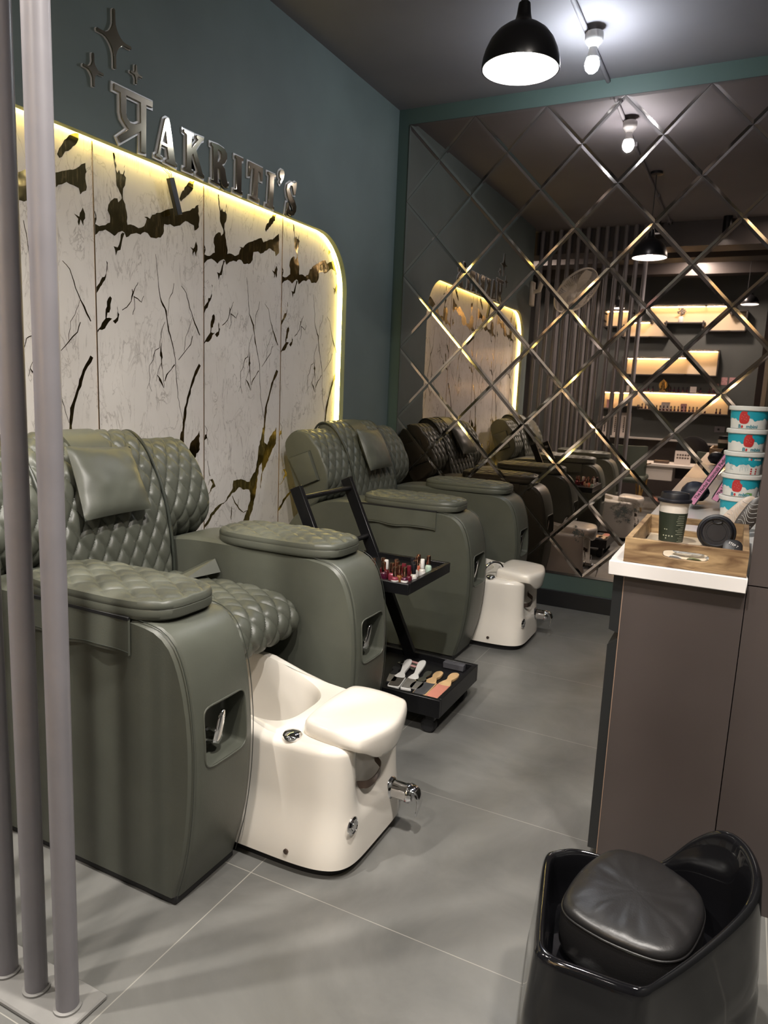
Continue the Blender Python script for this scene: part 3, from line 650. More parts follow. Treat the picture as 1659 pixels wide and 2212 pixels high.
def slab_pad(name, parent, x0, x1, y0, y1, z0, z1, r, m, q=(.062, .085), dome=.012, tilt=0.0, qh=.008):
    cx, cy = (x0+x1)/2, (y0+y1)/2; hx, hy = (x1-x0)/2, (y1-y0)/2
    def outline(s, n=110):
        pts = []
        for k in range(n):
            a = 2*PI*(k+.5)/n; c, sn = math.cos(a), math.sin(a)
            e = 2.0/3.6
            pts.append((math.copysign(abs(c)**e, c)*hx, math.copysign(abs(sn)**e, sn)*hy))
        return pts
    base = [(p.x, p.y) for p in catmull([(a, b, 0) for a, b in outline(1)], 260)]; K = max(0, hx-hy)
    loops = []
    Hh = z1-z0
    for s, z in ((.97, z0), (.995, z0+.005), (1.0, z0+.012), (1.0, z0+Hh*.52), (.994, z0+Hh*.56), (1.0, z0+Hh*.60), (1.0, z1-.012), (.985, z1-.004)):
        loops.append([Vector((cx + x*s, cy + y*s, z)) for x, y in base])
    T = 44
    for j in range(1, T+1):
        t = .975*(1-j/T)
        l = []
        for x, y in base:
            ax = max(-K, min(K, x)); px, py = ax + (x-ax)*t, y*t
            edge = sstep(1.0, .80, t)
            z = z1 - .003 + dome*(1-t*t) + qh*(quilt(py, px, q[0], q[1])-.3)*edge
            l.append(Vector((cx+px, cy+py, z)))
        loops.append(l)
    mb = MB().loft(loops, True, True, False)
    if tilt:
        for i, v in enumerate(mb.v): mb.v[i] = (v[0], v[1], v[2] + tilt*(cx-v[0]))
    return mb.build(name, m, parent)
def profile_sweep(loop, y0, y1, S, front, qp, qh, bulge=0.0, round_=.02):
    """closed profile loop (x,z) swept along y; quilted where front(i) > 0"""
    N = len(loop); L = [0.0]
    for i in range(1, N+1):
        a, b = loop[i-1], loop[i % N]; L.append(L[-1] + math.hypot(b[0]-a[0], b[1]-a[1]))
    nrm = []
    for i in range(N):
        a, b = loop[i-1], loop[(i+1) % N]; tx, tz = b[0]-a[0], b[1]-a[1]; l = math.hypot(tx, tz) or 1
        nrm.append((tz/l, -tx/l))
    A = sum(loop[i-1][0]*loop[i][1]-loop[i][0]*loop[i-1][1] for i in range(N))
    sg = 1 if A > 0 else -1
    loops = []
    for k in range(S+1):
        t = k/S; y = y0+(y1-y0)*t
        d = min(y-y0, y1-y); rd = 0
        if d < round_: rd = round_*(1-math.sqrt(max(0, 1-(1-d/round_)**2)))
        l = []
        for i, (x, z) in enumerate(loop):
            w = front[i]; h = 0
            if w > 0:
                ed = min(1, d/.02)
                h = w*(qh*(quilt(y-y0, L[i], *qp)-.35)*ed + bulge*(1-abs(2*t-1)**3))
            h -= rd*(.9 if w > 0 else .15)
            l.append(Vector((x + sg*nrm[i][0]*h, y, z + sg*nrm[i][1]*h)))
        loops.append(l)
    return MB().loft(loops, True, True, True)
def back_loop(front_pts, rear_pts, n=120):
    pts = catmull([(a, 0, b) for a, b in front_pts], n, False)
    f = [(p.x, p.z) for p in pts]
    w = [sstep(0, .06, k/(n-1))*sstep(1, .96, k/(n-1)) for k in range(n)]
    rp = catmull([(a, 0, b) for a, b in [front_pts[-1]] + rear_pts + [front_pts[0]]], 24, False)[1:-1]
    return f + [(p.x, p.z) for p in rp], w + [0]*len(rp)
def pillow_mesh(parent, corners, th, name, m, n=26):
    """four 3D corners (tl, tr, br, bl); a stuffed square"""
    tl, tr, br, bl = [Vector(c) for c in corners]
    nrm = (tr-tl).cross(bl-tl); nrm.normalize()
    if nrm.x < 0: nrm = -nrm
    mb = MB()
    for side in (1, -1):
        vs = []; fs = []
        for j in range(n+1):
            for i in range(n+1):
                u, v = i/n, j/n
                p = tl.lerp(tr, u).lerp(bl.lerp(br, u), v)
                e = (1-abs(2*u-1)**2.6)*(1-abs(2*v-1)**2.6)
                pin = .018*((abs(2*u-1)**2)*(1-abs(2*v-1)**2) + (abs(2*v-1)**2)*(1-abs(2*u-1)**2))
                c = (tl+tr+br+bl)/4
                p = p + (c-p)*pin*1.6
                wr = noise.noise(Vector((u*5, v*5, side*3)))*.006*(abs(2*u-1)+abs(2*v-1))*e**.5
                vs.append(p + nrm*(side*(th*e**.62 + wr) ))
        for j in range(n):
            for i in range(n):
                a = j*(n+1)+i; fs.append((a, a+1, a+n+2, a+n+1))
        mb.add(vs, fs)
    o_ = mb.mesh(name); bm = bmesh.new(); bm.from_mesh(o_); bmesh.ops.remove_doubles(bm, verts=bm.verts, dist=.0004); bmesh.ops.recalc_face_normals(bm, faces=bm.faces); bm.to_mesh(o_); bm.free()
    return link(name, o_, m, parent)

def pedicure_chair():
    t = thing('pedicure_chair', (.55, 1.665, 0), 'nearer olive grey quilted leather pedicure chair beside the pole screen', 'pedicure chair', 'quilted pedicure chairs along the marble wall')
    ya0, ya1, yb0, yb1 = CY0, CY0+.233, CY1-.233, CY1
    for (y0, y1) in ((ya0, ya1), (yb0, yb1)): MB().rbox((.06, y0+.006, 0), (1.008, y1-.006, .03), .004, 1).build('plinth', M['rubber'], t)
    for (y0, y1) in ((ya0, ya1), (yb0, yb1)):
        a = arm(t, y0, y1, 'arm_console')
        dy = -.012 if y0 == ya0 else .0
        p = slab_pad('arm_pad', t, .47, .975, y0-.010, y1+.008, .702, .750, .06, M['leather'], (.066, .104), .010, 0, .0095)
        out = y0 if y0 == ya0 else y1
        s = -1 if y0 == ya0 else 1
        fl = MB(); yo = out+s*.003
        n = 20; vs = []
        lo = [Vector((.485+(.885-.485)*k/n, yo + s*(.004+.004*math.sin(k*.9)), .618 + .004*math.sin(k*.5))) for k in range(n+1)]
        hi = [Vector((.485+(.885-.485)*k/n, yo, .703)) for k in range(n+1)]
        lo2 = [v+Vector((0, s*.006, 0)) for v in lo]; hi2 = [v+Vector((0, s*.006, 0)) for v in hi]
        fl.loft([hi, lo, lo2, hi2, hi], False); fl.add([hi[0], lo[0], lo2[0], hi2[0]], [(0, 1, 2, 3)]); fl.add([hi[-1], lo[-1], lo2[-1], hi2[-1]], [(0, 1, 2, 3)])
        f = fl.build('side_flap', M['leather'], t)
        MB().tube([l+Vector((0, s*.001, .008)) for l in lo2], .0012, 6).build('stitching', M['piping'], f)
        MB().rbox((.475, min(yo, yo+s*.007), .700), (.885, max(yo, yo+s*.007), .709), .001, 1).build('zip', M['zip'], p)
    # seat
    fp = [(.30, .575), (.45, .574), (.62, .578), (.76, .570), (.822, .552), (.855, .518), (.860, .48), (.845, .45), (.81, .440)]
    loop, w = back_loop(fp, [(.60, .435), (.30, .44)], 190)
    profile_sweep(loop, ya1+.004, yb0-.004, 130, w, (.070, .108), .0115, .006, .03).build('seat', M['leather'], t)
    MB().box((.30, ya1+.01, .03), (.49, yb0-.01, .44)).build('seat_base', M['zip'], t, False)
    sf = MB(); A, B, C = on_z(385, 1240, .60), on_z(455, 1222, .63), on_z(462, 1248, .58)
    A, B, C, D_ = Vector((.43, yb0-.12, .592)), Vector((.50, yb0-.006, .645)), Vector((.525, yb0-.006, .60)), Vector((.46, yb0-.12, .586))
    sf.loft([[A, B, C, D_], [v+Vector((-.035, 0, -.012)) for v in (A, B, C, D_)]], True, True, True); sf.build('seat_belt_flap', M['leather'], t)
    # backrest: centre panel and two wings
    X = .045
    wing_front = [(.115+X, .635), (.20+X, .70), (.24+X, .785), (.215+X, .88), (.165+X, .965), (.105+X, 1.02), (.05+X, 1.035)]
    wing_rear = [(.012+X, 1.015), (-.022+X, .965), (-.010+X, .90), (.03+X, .79), (.07+X, .68)]
    loop, w = back_loop(wing_front, wing_rear, 150)
    for (y0, y1) in ((CY0+.008, ya1+.045), (yb0-.045, CY1-.008)):
        wg = profile_sweep(loop, y0, y1, 72, w, (.066, .106), .0105, 0, .014).build('back_wing', M['leather'], t)
        s = -1 if y0 < 1.5 else 1; yo = y0 if s < 0 else y1
        pk = MB(); cs = [(.012+X, .89), (.131+X, .935), (.192+X, .793), (.095+X, .749)]
        def pl(k, d): return [Vector((cx_ + (a-cx_)*k, yo+s*d, cz2_ + (b-cz2_)*k)) for a, b in cs]
        cx_, cz2_ = sum(a for a, b in cs)/4, sum(b for a, b in cs)/4
        pk.loft([pl(1, -.002), pl(1, .010), pl(.96, .020), pl(.7, .027)], True, True, True)
        pk.build('side_pocket', M['leather'], wg)
        pb = MB(); pb.tube(pl(1.015, .003), .0028, 8, closed=True); pb.build('pocket_piping', M['piping'], wg)
    cf = [(.32, .50), (.325, .58), (.318, .68), (.302, .78), (.275, .87), (.232, .96), (.18, 1.03), (.125, 1.065), (.075, 1.058), (.04, 1.01)]
    cr = [(.035, .90), (.10, .75), (.16, .60)]
    loop, w = back_loop(cf, cr, 200)
    yc0, yc1 = ya1+.022, yb0-.022
    cb = profile_sweep(loop, yc0, yc1, 130, w, (.064, .104), .0105, .004, .018).build('back_panel', M['leather'], t)
    ff = [(p.x, p.z) for p in catmull([(a, 0, b) for a, b in cf], 60, False)]
    for y in (yc0-.003, yc1+.003):
        MB().tube([(x-.002, y, z) for x, z in ff], .006, 8).build('piping', M['piping'], cb)
    # strap band and pillow
    yc = 1.665; bw = .075
    sb = MB(); up = [(x, z) for x, z in ff if z > .955]
    nn = []
    for i, (x, z) in enumerate(up):
        a, b = up[max(0, i-1)], up[min(len(up)-1, i+1)]; tx, tz = b[0]-a[0], b[1]-a[1]; l = math.hypot(tx, tz); nn.append((tz/l, -tx/l))
    la = [Vector((x+n[0]*.013, yc-bw, z+n[1]*.013)) for (x, z), n in zip(up, nn)]; lb = [v+Vector((0, 2*bw, 0)) for v in la]
    la2 = [Vector((x+n[0]*.002, yc-bw, z+n[1]*.002)) for (x, z), n in zip(up, nn)]; lb2 = [v+Vector((0, 2*bw, 0)) for v in la2]
    sb.loft([la2, la, lb, lb2], False)
    pil = pillow_mesh(t, [(.238, 1.535, 1.040), (.238, 1.795, 1.026), (.354, 1.778, .826), (.354, 1.500, .822)], .036, 'headrest_pillow', M['leather'])
    sb.build('strap', M['leather'], pil)
    return t
chair = pedicure_chair()
far = copy_tree(chair, (-.014, 1.880, 0), 'farther olive grey quilted leather pedicure chair beside the mirror wall')

# ------------------------------------------------------------------ foot tubs
def foot_tub():
    X0, X1, Y0, Y1 = .61, 1.328, 1.408, 1.835
    t = thing('foot_tub', (1.0, 1.61, 0), 'nearer cream acrylic foot tub, standing before the seat next to the pole screen', 'foot tub', 'cream foot tubs in front of the chairs')
    n = 128
    def ring(cx, cy, hx, hy, z, e=5.6):
        o = []
        for k in range(n):
            a = 2*PI*k/n; c, s = math.cos(a), math.sin(a)
            o.append(Vector((cx + math.copysign(abs(c)**(2/e), c)*hx, cy + math.copysign(abs(s)**(2/e), s)*hy, z)))
        return o
    cx, cy, hx, hy = (X0+X1)/2, (Y0+Y1)/2, (X1-X0)/2, (Y1-Y0)/2
    def zrim(x): return .350 + .058*sstep(1.10, .80, x)
    loops = []
    rows = 22
    for j in range(rows+1):
        s = j/rows
        sc = 1 - .012*sstep(0, .5, s) - .008*s
        l = ring(cx-.006*s, cy, hx*sc, hy*(1-.085*sstep(0, .6, s)-.02*s), 0)
        for p in l:
            p.z = .030 + (zrim(p.x)-.022-.030)*s
            fr = sstep(1.18, 1.27, p.x)
            if fr > 0:
                nich = math.exp(-((p.y-cy)/.095)**4) * sstep(.13, .22, p.z)
                p.x -= .040*nich*fr
        loops.append(l)
    for k in range(1, 7):
        a = PI/2*k/6; l = []
        for p in loops[rows]:
            q = p.copy(); d = Vector((p.x-cx, p.y-cy, 0)); dl = d.normalized()
            q -= dl*.030*(1-math.cos(a)); q.z = p.z + .022*math.sin(a); l.append(q)
        loops.append(l)
    outer_top = loops[-1]
    op = ring(.855, cy, .235, hy*.70, 0, 3.4)
    for p in op: p.z = zrim(p.x)
    loops.append(op)
    for s, dz in ((.985, -.006), (.965, -.03), (.93, -.09), (.90, -.15), (.86, -.20), (.72, -.225), (.4, -.23), (.05, -.232)):
        loops.append([Vector((.855+(p.x-.855)*s, cy+(p.y-cy)*s, p.z+dz*(1+.25*(p.z-.365)/.055))) for p in op])
    MB().loft(loops, True, True, True).build('basin', M['tub'], t)
    pl = [ring(cx, cy, hx-.02, hy-.02, 0.0), ring(cx, cy, hx-.014, hy-.014, .032)]
    MB().loft(pl, True, True, True).build('plinth', M['rubber'], t)
    # footrest lid with a drooping apron
    out = [(1.150, -.115), (1.168, -.148), (1.235, -.160), (1.315, -.157), (1.342, -.142), (1.366, -.07), (1.376, 0), (1.366, .07), (1.342, .142), (1.315, .157), (1.235, .160), (1.168, .148), (1.150, .115), (1.143, 0)]
    oc = catmull([(1.25+(a-1.25)*.95, b*.93, 0) for a, b in out], 96)
    lc = Vector((1.26, 0, 0)); loops = []
    def zt(x): return .050 - .27*(x-1.15)**2
    for s, kind, dz in ((.80, 'b', 0), (.93, 'b', 0), (.975, 'b', .004), (1.0, 'b', .014), (1.0, 't', -.022), (.985, 't', -.010), (.955, 't', -.003), (.90, 't', 0), (.75, 't', .003), (.45, 't', .005), (.1, 't', .006)):
        l = []
        for p in oc:
            q = lc + (p-lc)*s
            apron = -.046*sstep(1.30, 1.345, p.x)*math.exp(-(p.y/.112)**4)
            z = .344 + apron + dz if kind == 'b' else .344 + zt(q.x) + dz
            l.append(Vector((q.x - (.008*sstep(0, -.06, apron) if kind == 'b' else 0), cy+q.y, z)))
        loops.append(l)
    MB().loft(loops, True, True, True).build('footrest', M['tub'], t)
    # chrome fittings
    ab = on_z(632, 1583, .362)
    MB().lathe([(.024, .361), (.026, .365), (.026, .370), (.022, .375), (.010, .378), (.001, .3785)], (ab.x, ab.y, -.012), 28).build('air_button', M['chrome'], t)
    xf = 1.311
    mb = MB(); mb.lathe([(.030, 0), (.033, .004), (.030, .012), (.025, .016), (.025, .052), (.027, .056), (.027, .066), (.020, .076), (.006, .080)], (xf, 1.715, .128), 28, 'X')
    kn = mb.build('mixer_body', M['chrome'], t)
    lp = catmull([(xf+.060, 1.715, .148), (xf+.084, 1.715, .142), (xf+.096, 1.715, .112), (xf+.086, 1.715, .062)], 14, False); loops = []
    for k, p in enumerate(lp):
        u = k/13; w = .022*math.sqrt(max(.03, 1-u**4))*(1-.35*u); d = .008*(1-.6*u)
        loops.append([p+Vector((d*math.sin(2*PI*i/14), w*math.cos(2*PI*i/14), d*.4*math.sin(2*PI*i/14))) for i in range(14)])
    lev = MB().loft(loops, True, True, True).build('mixer_lever', M['chrome'], kn)
    MB().lathe([(.004, 0), (.004, .004)], (xf+.060, 1.694, .118), 12, 'X').build('hot_mark', M['red'], kn)
    MB().lathe([(.024, 0), (.024, .004), (.019, .008), (.018, .006), (.012, .006), (.011, .009), (.001, .010)], (1.3155, 1.487, .138), 26, 'X').build('overflow_button', M['chrome'], t)
    # bent steel handset cradle in the niche
    br = MB(); path = [(1.284, cy-.075, .205), (1.287, cy-.058, .205), (1.312, cy-.048, .210), (1.318, cy-.010, .214), (1.312, cy+.028, .226), (1.286, cy+.040, .240), (1.282, cy+.056, .246)]
    pa = catmull(path, 26, False)
    br.loft([[p+Vector((0, 0, -.011)), p+Vector((0, 0, .011)), p+Vector((.0018, 0, .011)), p+Vector((.0018, 0, -.011))] for p in pa], True, True, True)
    br.build('handset_cradle', M['rust'], t)
    MB().lathe([(.007, 0), (.007, .004), (.003, .005)], (1.165, Y0+.003, .058), 14, 'Y', mtx=Matrix.Scale(-1, 4, (0, 1, 0))).build('rusted_screw', M['rust'], t)
    return t
tubA = foot_tub()
tubB = copy_tree(tubA, (-.085, 1.885, 0), 'farther cream acrylic foot tub, near the mirror wall, with a looped chrome hose', None)
hs = MB(); hp = catmull([(1.02, 3.335, .350), (1.025, 3.345, .392), (1.05, 3.375, .420), (1.08, 3.41, .412), (1.095, 3.42, .385)], 22, False)
hs.tube(hp, .0085, 10)
hs.tube([(1.02, 3.335, .346), (1.02, 3.335, .358)], .012, 12)
hs.build('shower_hose', M['chrome'], tubB)
# ------------------------------------------------------------------ trolley
def trolley():
    t = thing('pedicure_trolley', (.95, 2.49, 0), 'black steel two tray trolley with slanting frame standing between the two chairs', 'trolley')
    ya, yb = 2.285, 2.70
    def tray(name, x0, x1, z0, z1, fz):
        mb = MB(); w = .018
        mb.rbox((x0, ya, z0), (x1, ya+w, z1), .0015, 1); mb.rbox((x0, yb-w, z0), (x1, yb, z1), .0015, 1)
        mb.rbox((x0, ya+w, z0), (x0+w, yb-w, z1), .0015, 1); mb.rbox((x1-w, ya+w, z0), (x1, yb-w, z1), .0015, 1)
        o = mb.build(name, M['bmetal'], t)
        MB().box((x0+w*.5, ya+w*.5, fz-.006), (x1-w*.5, yb-w*.5, fz)).build('tray_floor', M['bmetal'], o, False)
        return o
    tray('upper_tray', .69, 1.085, .520, .562, .543)
    low = tray('lower_tray', .80, 1.232, .080, .150, .127)
    top, bot = Vector((.585, 0, .868)), Vector((.945, 0, .105))
    d = (bot-top).normalized(); L_ = (bot-top).length; ang = math.atan2(d.x, -d.z)
    for y in (ya+.012, yb-.012):
        m_ = Matrix.Translation((top.x, y, top.z)) @ Matrix.Rotation(-ang, 4, 'Y')
        MB().rbox((-.024, -.0115, -L_), (.024, .0115, 0), .0015, 1, 0, m_).build('side_rail', M['bmetal'], t)
    for k, s in enumerate((.045, .265)):
        p = top + d*(s)
        MB().tube([(p.x+.004, ya+.012, p.z), (p.x+.004, yb-.012, p.z)], .0105, 14).build('cross_bar', M['bmetal'], t)
    for x in (.85, 1.185):
        for y in (ya+.045, yb-.045):
            c = MB(); c.rbox((x-.018, y-.018, .050), (x+.018, y+.018, .080), .003, 1)
            o = c.build('caster', M['bmetal'], t)
            MB().lathe([(.006, -.017), (.024, -.017), (.0285, -.012), (.0285, .012), (.024, .017), (.006, .017)], (x-.008, y, .0286), 24, 'Y').build('wheel', M['rubber'], o)
    return t
trolley()
# nail polish bottles on the upper tray
def polish(x, y, z, cap, glass, lab, sc=1.0, capm=None, white_label=False, name='nail_polish_bottle', group='nail polish bottles on the trolley', parts=True):
    t = thing(name, (x, y, z), lab, 'nail polish', group)
    s = sc
    MB().lathe([(.0105*s, 0), (.0125*s, .0015*s), (.0130*s, .008*s), (.0128*s, .024*s), (.0110*s, .029*s), (.0068*s, .032*s), (.0065*s, .035*s)], (x, y, z+.0002), 18).build('bottle', glass, t)
    MB().lathe([(.0078*s, .0345*s), (.0084*s, .036*s), (.0080*s, .066*s), (.0072*s, .0685*s), (.0001, .069*s)], (x, y, z), 18).build('cap', cap, t)
    if white_label:
        MB().lathe([(.0135*s, .007*s), (.0135*s, .022*s)], (x, y, z), 18, cap0=False, cap1=False).build('label', M['glassclear'], t)
    return t
def gl(n, c): return mat(n, c, .12, coat=.8)
G_ = {'maroon': gl('maroon_lacquer', (.10, .008, .016)), 'plum': gl('plum_lacquer', (.05, .006, .02)), 'rose': gl('rose_lacquer', (.20, .03, .05)), 'pink': gl('pink_lacquer', (.34, .05, .10)), 'brick': gl('brick_lacquer', (.40, .07, .03)),
      'amber': gl('amber_lacquer', (.20, .07, .015)), 'mint': gl('mint_lacquer', (.42, .55, .46)), 'clear': gl('clear_lacquer', (.50, .48, .44)), 'coral': gl('coral_lacquer', (.62, .17, .10)), 'nude': gl('nude_lacquer', (.50, .30, .22)), 'black': gl('black_lacquer', (.01, .01, .012))}
BL = [(.892, 2.380, 'rosegold', 'rose', 0, 'rose polish with copper cap at the far back corner, half hidden by the arm'), (.905, 2.352, 'rosegold', 'maroon', 0, 'dark red polish with copper cap in front of the rose one at the tray back'),
      (.918, 2.412, 'rosegold', 'maroon', 0, 'dark red polish with tall copper cap left of the white capped bottle'), (.945, 2.384, 'white', 'maroon', 0, 'dark red polish with a white cap'),
      (.972, 2.418, 'rosegold', 'nude', 0, 'nude polish with copper cap standing alone mid tray'), (1.012, 2.478, 'lidblack', 'brick', 0, 'brick polish with black cap at the back of the right cluster'),
      (1.008, 2.545, 'rosegold', 'nude', 0, 'nude polish with copper cap, hindmost in the right cluster'), (1.018, 2.511, 'rosegold', 'coral', 0, 'coral polish with copper cap behind the white capped one'),
      (1.042, 2.415, 'lidblack', 'brick', 0, 'orange brick polish with black cap, left in the right cluster'), (1.037, 2.449, 'rosegold', 'clear', 1, 'white labelled polish with copper cap in the right cluster'),
      (1.054, 2.478, 'white', 'clear', 1, 'clear polish with white cap in the right cluster'), (1.061, 2.382, 'lidblack', 'clear', 1, 'white labelled polish with broad black cap, front of the right cluster'),
      (1.050, 2.548, 'rosegold', 'mint', 0, 'mint green polish with copper cap, alone at the right end'), (1.020, 2.306, 'rosegold', 'rose', 1, 'white labelled rose polish in the front row, nearest the chair arm'),
      (1.052, 2.322, 'rosegold', 'plum', 1, 'plum polish with copper cap, second in the front row'), (1.022, 2.338, 'rosegold', 'amber', 0, 'amber polish with copper cap behind the front row'),
      (1.054, 2.353, 'maroon', 'maroon', 0, 'dark red polish with matching dark red cap in the front row'), (1.025, 2.371, 'maroon', 'plum', 0, 'plum polish with dark red cap behind the front row'),
      (.990, 2.388, 'rosegold', 'pink', 0, 'bright pink polish with copper cap mid tray'), (.985, 2.352, 'rosegold', 'rose', 0, 'rose polish with copper cap behind the amber one'),
      (.952, 2.348, 'rosegold', 'plum', 0, 'plum polish with copper cap in front of the white capped one')]
for x, y, c, g, w, lab in BL:
    polish(x, y, .5435, (G_[c] if c == 'maroon' else M[c]), G_[g], lab, 1.04, white_label=w)
# foot files on the lower tray
def foot_file(name, head, tail, z, hw, hl, tw, hm, tm, lab, cat='foot file', shape='rect', hang=False, tilt=.0):
    head, tail = Vector((*up(head), 0)), Vector((*up(tail), 0)); d = (tail-head); L_ = d.length; d.normalize(); n = Vector((-d.y, d.x, 0))
    t = thing(name, (head.x, head.y, z), lab, cat, 'foot files and tools laid out on the lower trolley tray')
    def outline(pts):
        return catmull([head + d*a + n*b for a, b in pts], 56)
    if shape == 'oval': hp = [(0, 0), (.012, hw*.75), (hl*.5, hw), (hl*.9, hw*.7), (hl, 0), (hl*.9, -hw*.7), (hl*.5, -hw), (.012, -hw*.75)]
    else: hp = [(0, hw*.6), (.003, hw*.9), (.02, hw), (hl-.012, hw), (hl, hw*.85), (hl, -hw*.85), (hl-.012, -hw), (.02, -hw), (.003, -hw*.9), (0, -hw*.6)]
    tp = [(hl*.86, hw*.8), (hl+.012, hw*.72), (hl+.038, tw*.62), (L_-.05, tw), (L_-.015, tw*.85), (L_, 0), (L_-.015, -tw*.85), (L_-.05, -tw), (hl+.038, -tw*.62), (hl+.012, -hw*.72), (hl*.86, -hw*.8)]
    def slabm(pts, z0, z1, m, nm, bow=0.0, parent=t):
        lo = [Vector((p.x, p.y, z+z0)) for p in pts]; c = sum(pts, Vector())/len(pts)
        f = lambda p: bow*sstep(hl, L_, (p-head).dot(d))
        l0 = [Vector((p.x, p.y, z+z0+f(p))) for p in [c+(q-c)*.95 for q in pts]]; l1 = [Vector((p.x, p.y, z+z0+.0015+f(p))) for p in pts]
        l2 = [Vector((p.x, p.y, z+z1-.0015+f(p))) for p in pts]; l3 = [Vector((p.x, p.y, z+z1+f(p))) for p in [c+(q-c)*.95 for q in pts]]
        return MB().loft([l0, l1, l2, l3], True, True, True).build(nm, m, parent)
    body = slabm(outline(tp), .0012, .012, tm, 'handle', tilt)
    slabm(outline(hp), .0002, .0095, tm if shape != 'oval' else M['chrome'], 'head_board')
    c = sum(outline(hp), Vector())/56
    hh = [c+(q-c)*.90 for q in outline(hp)]
    slabm(hh, .0085, .0115, hm, 'rasp')
    return t
ZT = .1275
def up(p): return (2.108+(p[0]-2.108)*.980, p[1]*.980)
foot_file('foot_file', (.968, 2.420), (.915, 2.600), ZT, .020, .085, .016, M['file_metal'], M['rubber'], 'slim grey foot file with a black handle, leftmost in the row')
foot_file('foot_file', (.994, 2.386), (.950, 2.640), ZT, .024, .105, .0155, M['file_dark'], M['white'], 'white handled foot rasp next to the black handled one', tilt=.018)
foot_file('foot_file', (1.046, 2.395), (1.006, 2.660), ZT, .024, .110, .0155, M['file_metal'], M['white'], 'white handled foot rasp in the middle of the row', tilt=.018)
foot_file('foot_file', (1.074, 2.398), (1.058, 2.615), ZT, .026, .095, .013, M['file_metal'], M['chrome'], 'silver oval headed foot file with slim metallic handle', shape='oval')
foot_file('foot_file', (1.109, 2.368), (1.098, 2.630), ZT, .026, .140, .017, M['sand_grey'], M['filewood'], 'wooden foot file with dark grey sandpaper face')
foot_file('foot_file', (1.163, 2.368), (1.160, 2.650), ZT, .027, .150, .018, M['sand_pink'], M['filewood'], 'wooden foot file with salmon sandpaper face, rightmost in the row')
def clipper(a, b, lab):
    a, b = Vector((*up(a), ZT)), Vector((*up(b), ZT)); d = (b-a).normalized(); ang = math.atan2(d.y, d.x)
    t = thing('nail_clipper', a, lab, 'nail clipper', 'foot files and tools laid out on the lower trolley tray')
    m_ = Matrix.Translation(a) @ Matrix.Rotation(ang, 4, 'Z')
    MB().rbox((.028, -.008, .001), (.088, .008, .006), .0015, 1, 0, m_).build('lower_jaw', M['chrome'], t)
    MB().rbox((.03, -.0075, .010), (.095, .0075, .015), .002, 2, 0, m_ @ Matrix.Rotation(math.radians(-3), 4, 'Y')).build('lever', M['palepink'], t)
    MB().rbox((0, -.010, .001), (.030, .010, .013), .003, 2, 0, m_).build('cutting_head', M['chrome'], t)
clipper((.918, 2.660), (1.0, 2.640), 'pale pink nail clipper lying nearest the rear rim of the lower tray')
clipper((.905, 2.625), (.99, 2.60), 'pale pink nail clipper lying just in front of the other clipper')
tag(MB().rbox((1.100, 2.640, ZT+.0003), (1.190, 2.668, ZT+.026), .002, 1).build('buffer_block', M['greyblock'], None), 'dark grey buffing block in the rear corner of the lower trolley tray', 'buffer block', 'foot files and tools laid out on the lower trolley tray')

# ------------------------------------------------------------------ counter
ZC = .85; YC = 1.86
t = thing('cabinet', (2.01, 3.0, 0), 'low cabinet with brown grey end panel and black handleless fronts under the white worktop', 'cabinet')
MB().box((1.895, YC+.0185, .0), (2.150, DM-.02, .812)).build('carcass', M['drawer'], t, False)
MB().rbox((1.8765, YC, .0), (2.1535, YC+.018, .813), .0008, 1).build('end_panel', M['laminate'], t)
MB().box((1.8745, YC+.0005, .0), (1.8765, YC+.018, .813)).build('edge_band', M['edge'], t, False)
def front(y0, y1, z0, z1, cz, nm):
    # front board with a 45 degree finger bevel on one horizontal edge
    b = .018
    if cz > 0: pr = [(1.850, z0), (1.8740, z0), (1.8740, z1), (1.8740-.004, z1), (1.850, z1-b)]
    else: pr = [(1.850, z0+.006), (1.8740-.004, z0), (1.8740, z0), (1.8740, z1), (1.850, z1)]
    return MB().prism(pr, lambda a, c, y: Vector((a, y, c)), y0, y1).build(nm, M['drawer'], t, False)
for k in range(4):
    y0 = YC + .001 + k*.58
    front(y0, y0+.576, .658, .811, -1, 'drawer'); front(y0, y0+.576, .04, .640, 1, 'door')
w = MB().rbox((1.838, 1.838, .8135), (2.1535, 1.8785, ZC), .002, 1).rbox((1.838, 1.8785, .8135), (2.199, DM-.009, ZC), .0005, 1).build('worktop', M['counterwhite'], None); tag(w, 'white stone worktop along the right hand partition', 'worktop')

# wooden tray on the worktop
ty0, ty1, tx0, tx1 = 1.846, 2.292, 1.871, 2.150
t = thing('wooden_tray', ((tx0+tx1)/2, (ty0+ty1)/2, ZC), 'acacia wood serving tray with a slot handle at the front of the white worktop', 'tray')
th = .014; z0, z1 = ZC+.0008, ZC+.062
for nm, y in (('front_wall', ty0), ('rear_wall', ty1-th)):
    outer = [(tx0, z0), (tx1, z0), (tx1, z1), (tx0, z1)]
    cx = (tx0+tx1)/2+.003; hs_ = []
    for k in range(32):
        a = 2*PI*k/32; e = .55
        hs_.append((cx + math.copysign(abs(math.cos(a))**e, math.cos(a))*.052, z0+.033 + math.copysign(abs(math.sin(a))**e, math.sin(a))*.0105))
    me = curve_mesh(nm, [outer, hs_], th/2-.001, bevel=.001, offset=-.001); me.transform(Matrix(((1, 0, 0, 0), (0, 0, -1, 0), (0, 1, 0, 0), (0, 0, 0, 1)))); me.transform(Matrix.Translation((0, y+th/2, 0)))
    link(nm, me, M['wood'], t, False)
for nm, x in (('side_wall', tx0), ('side_wall', tx1-th)):
    MB().rbox((x, ty0+th, z0), (x+th, ty1-th, z1), .001, 1).build(nm, M['wood'], t)
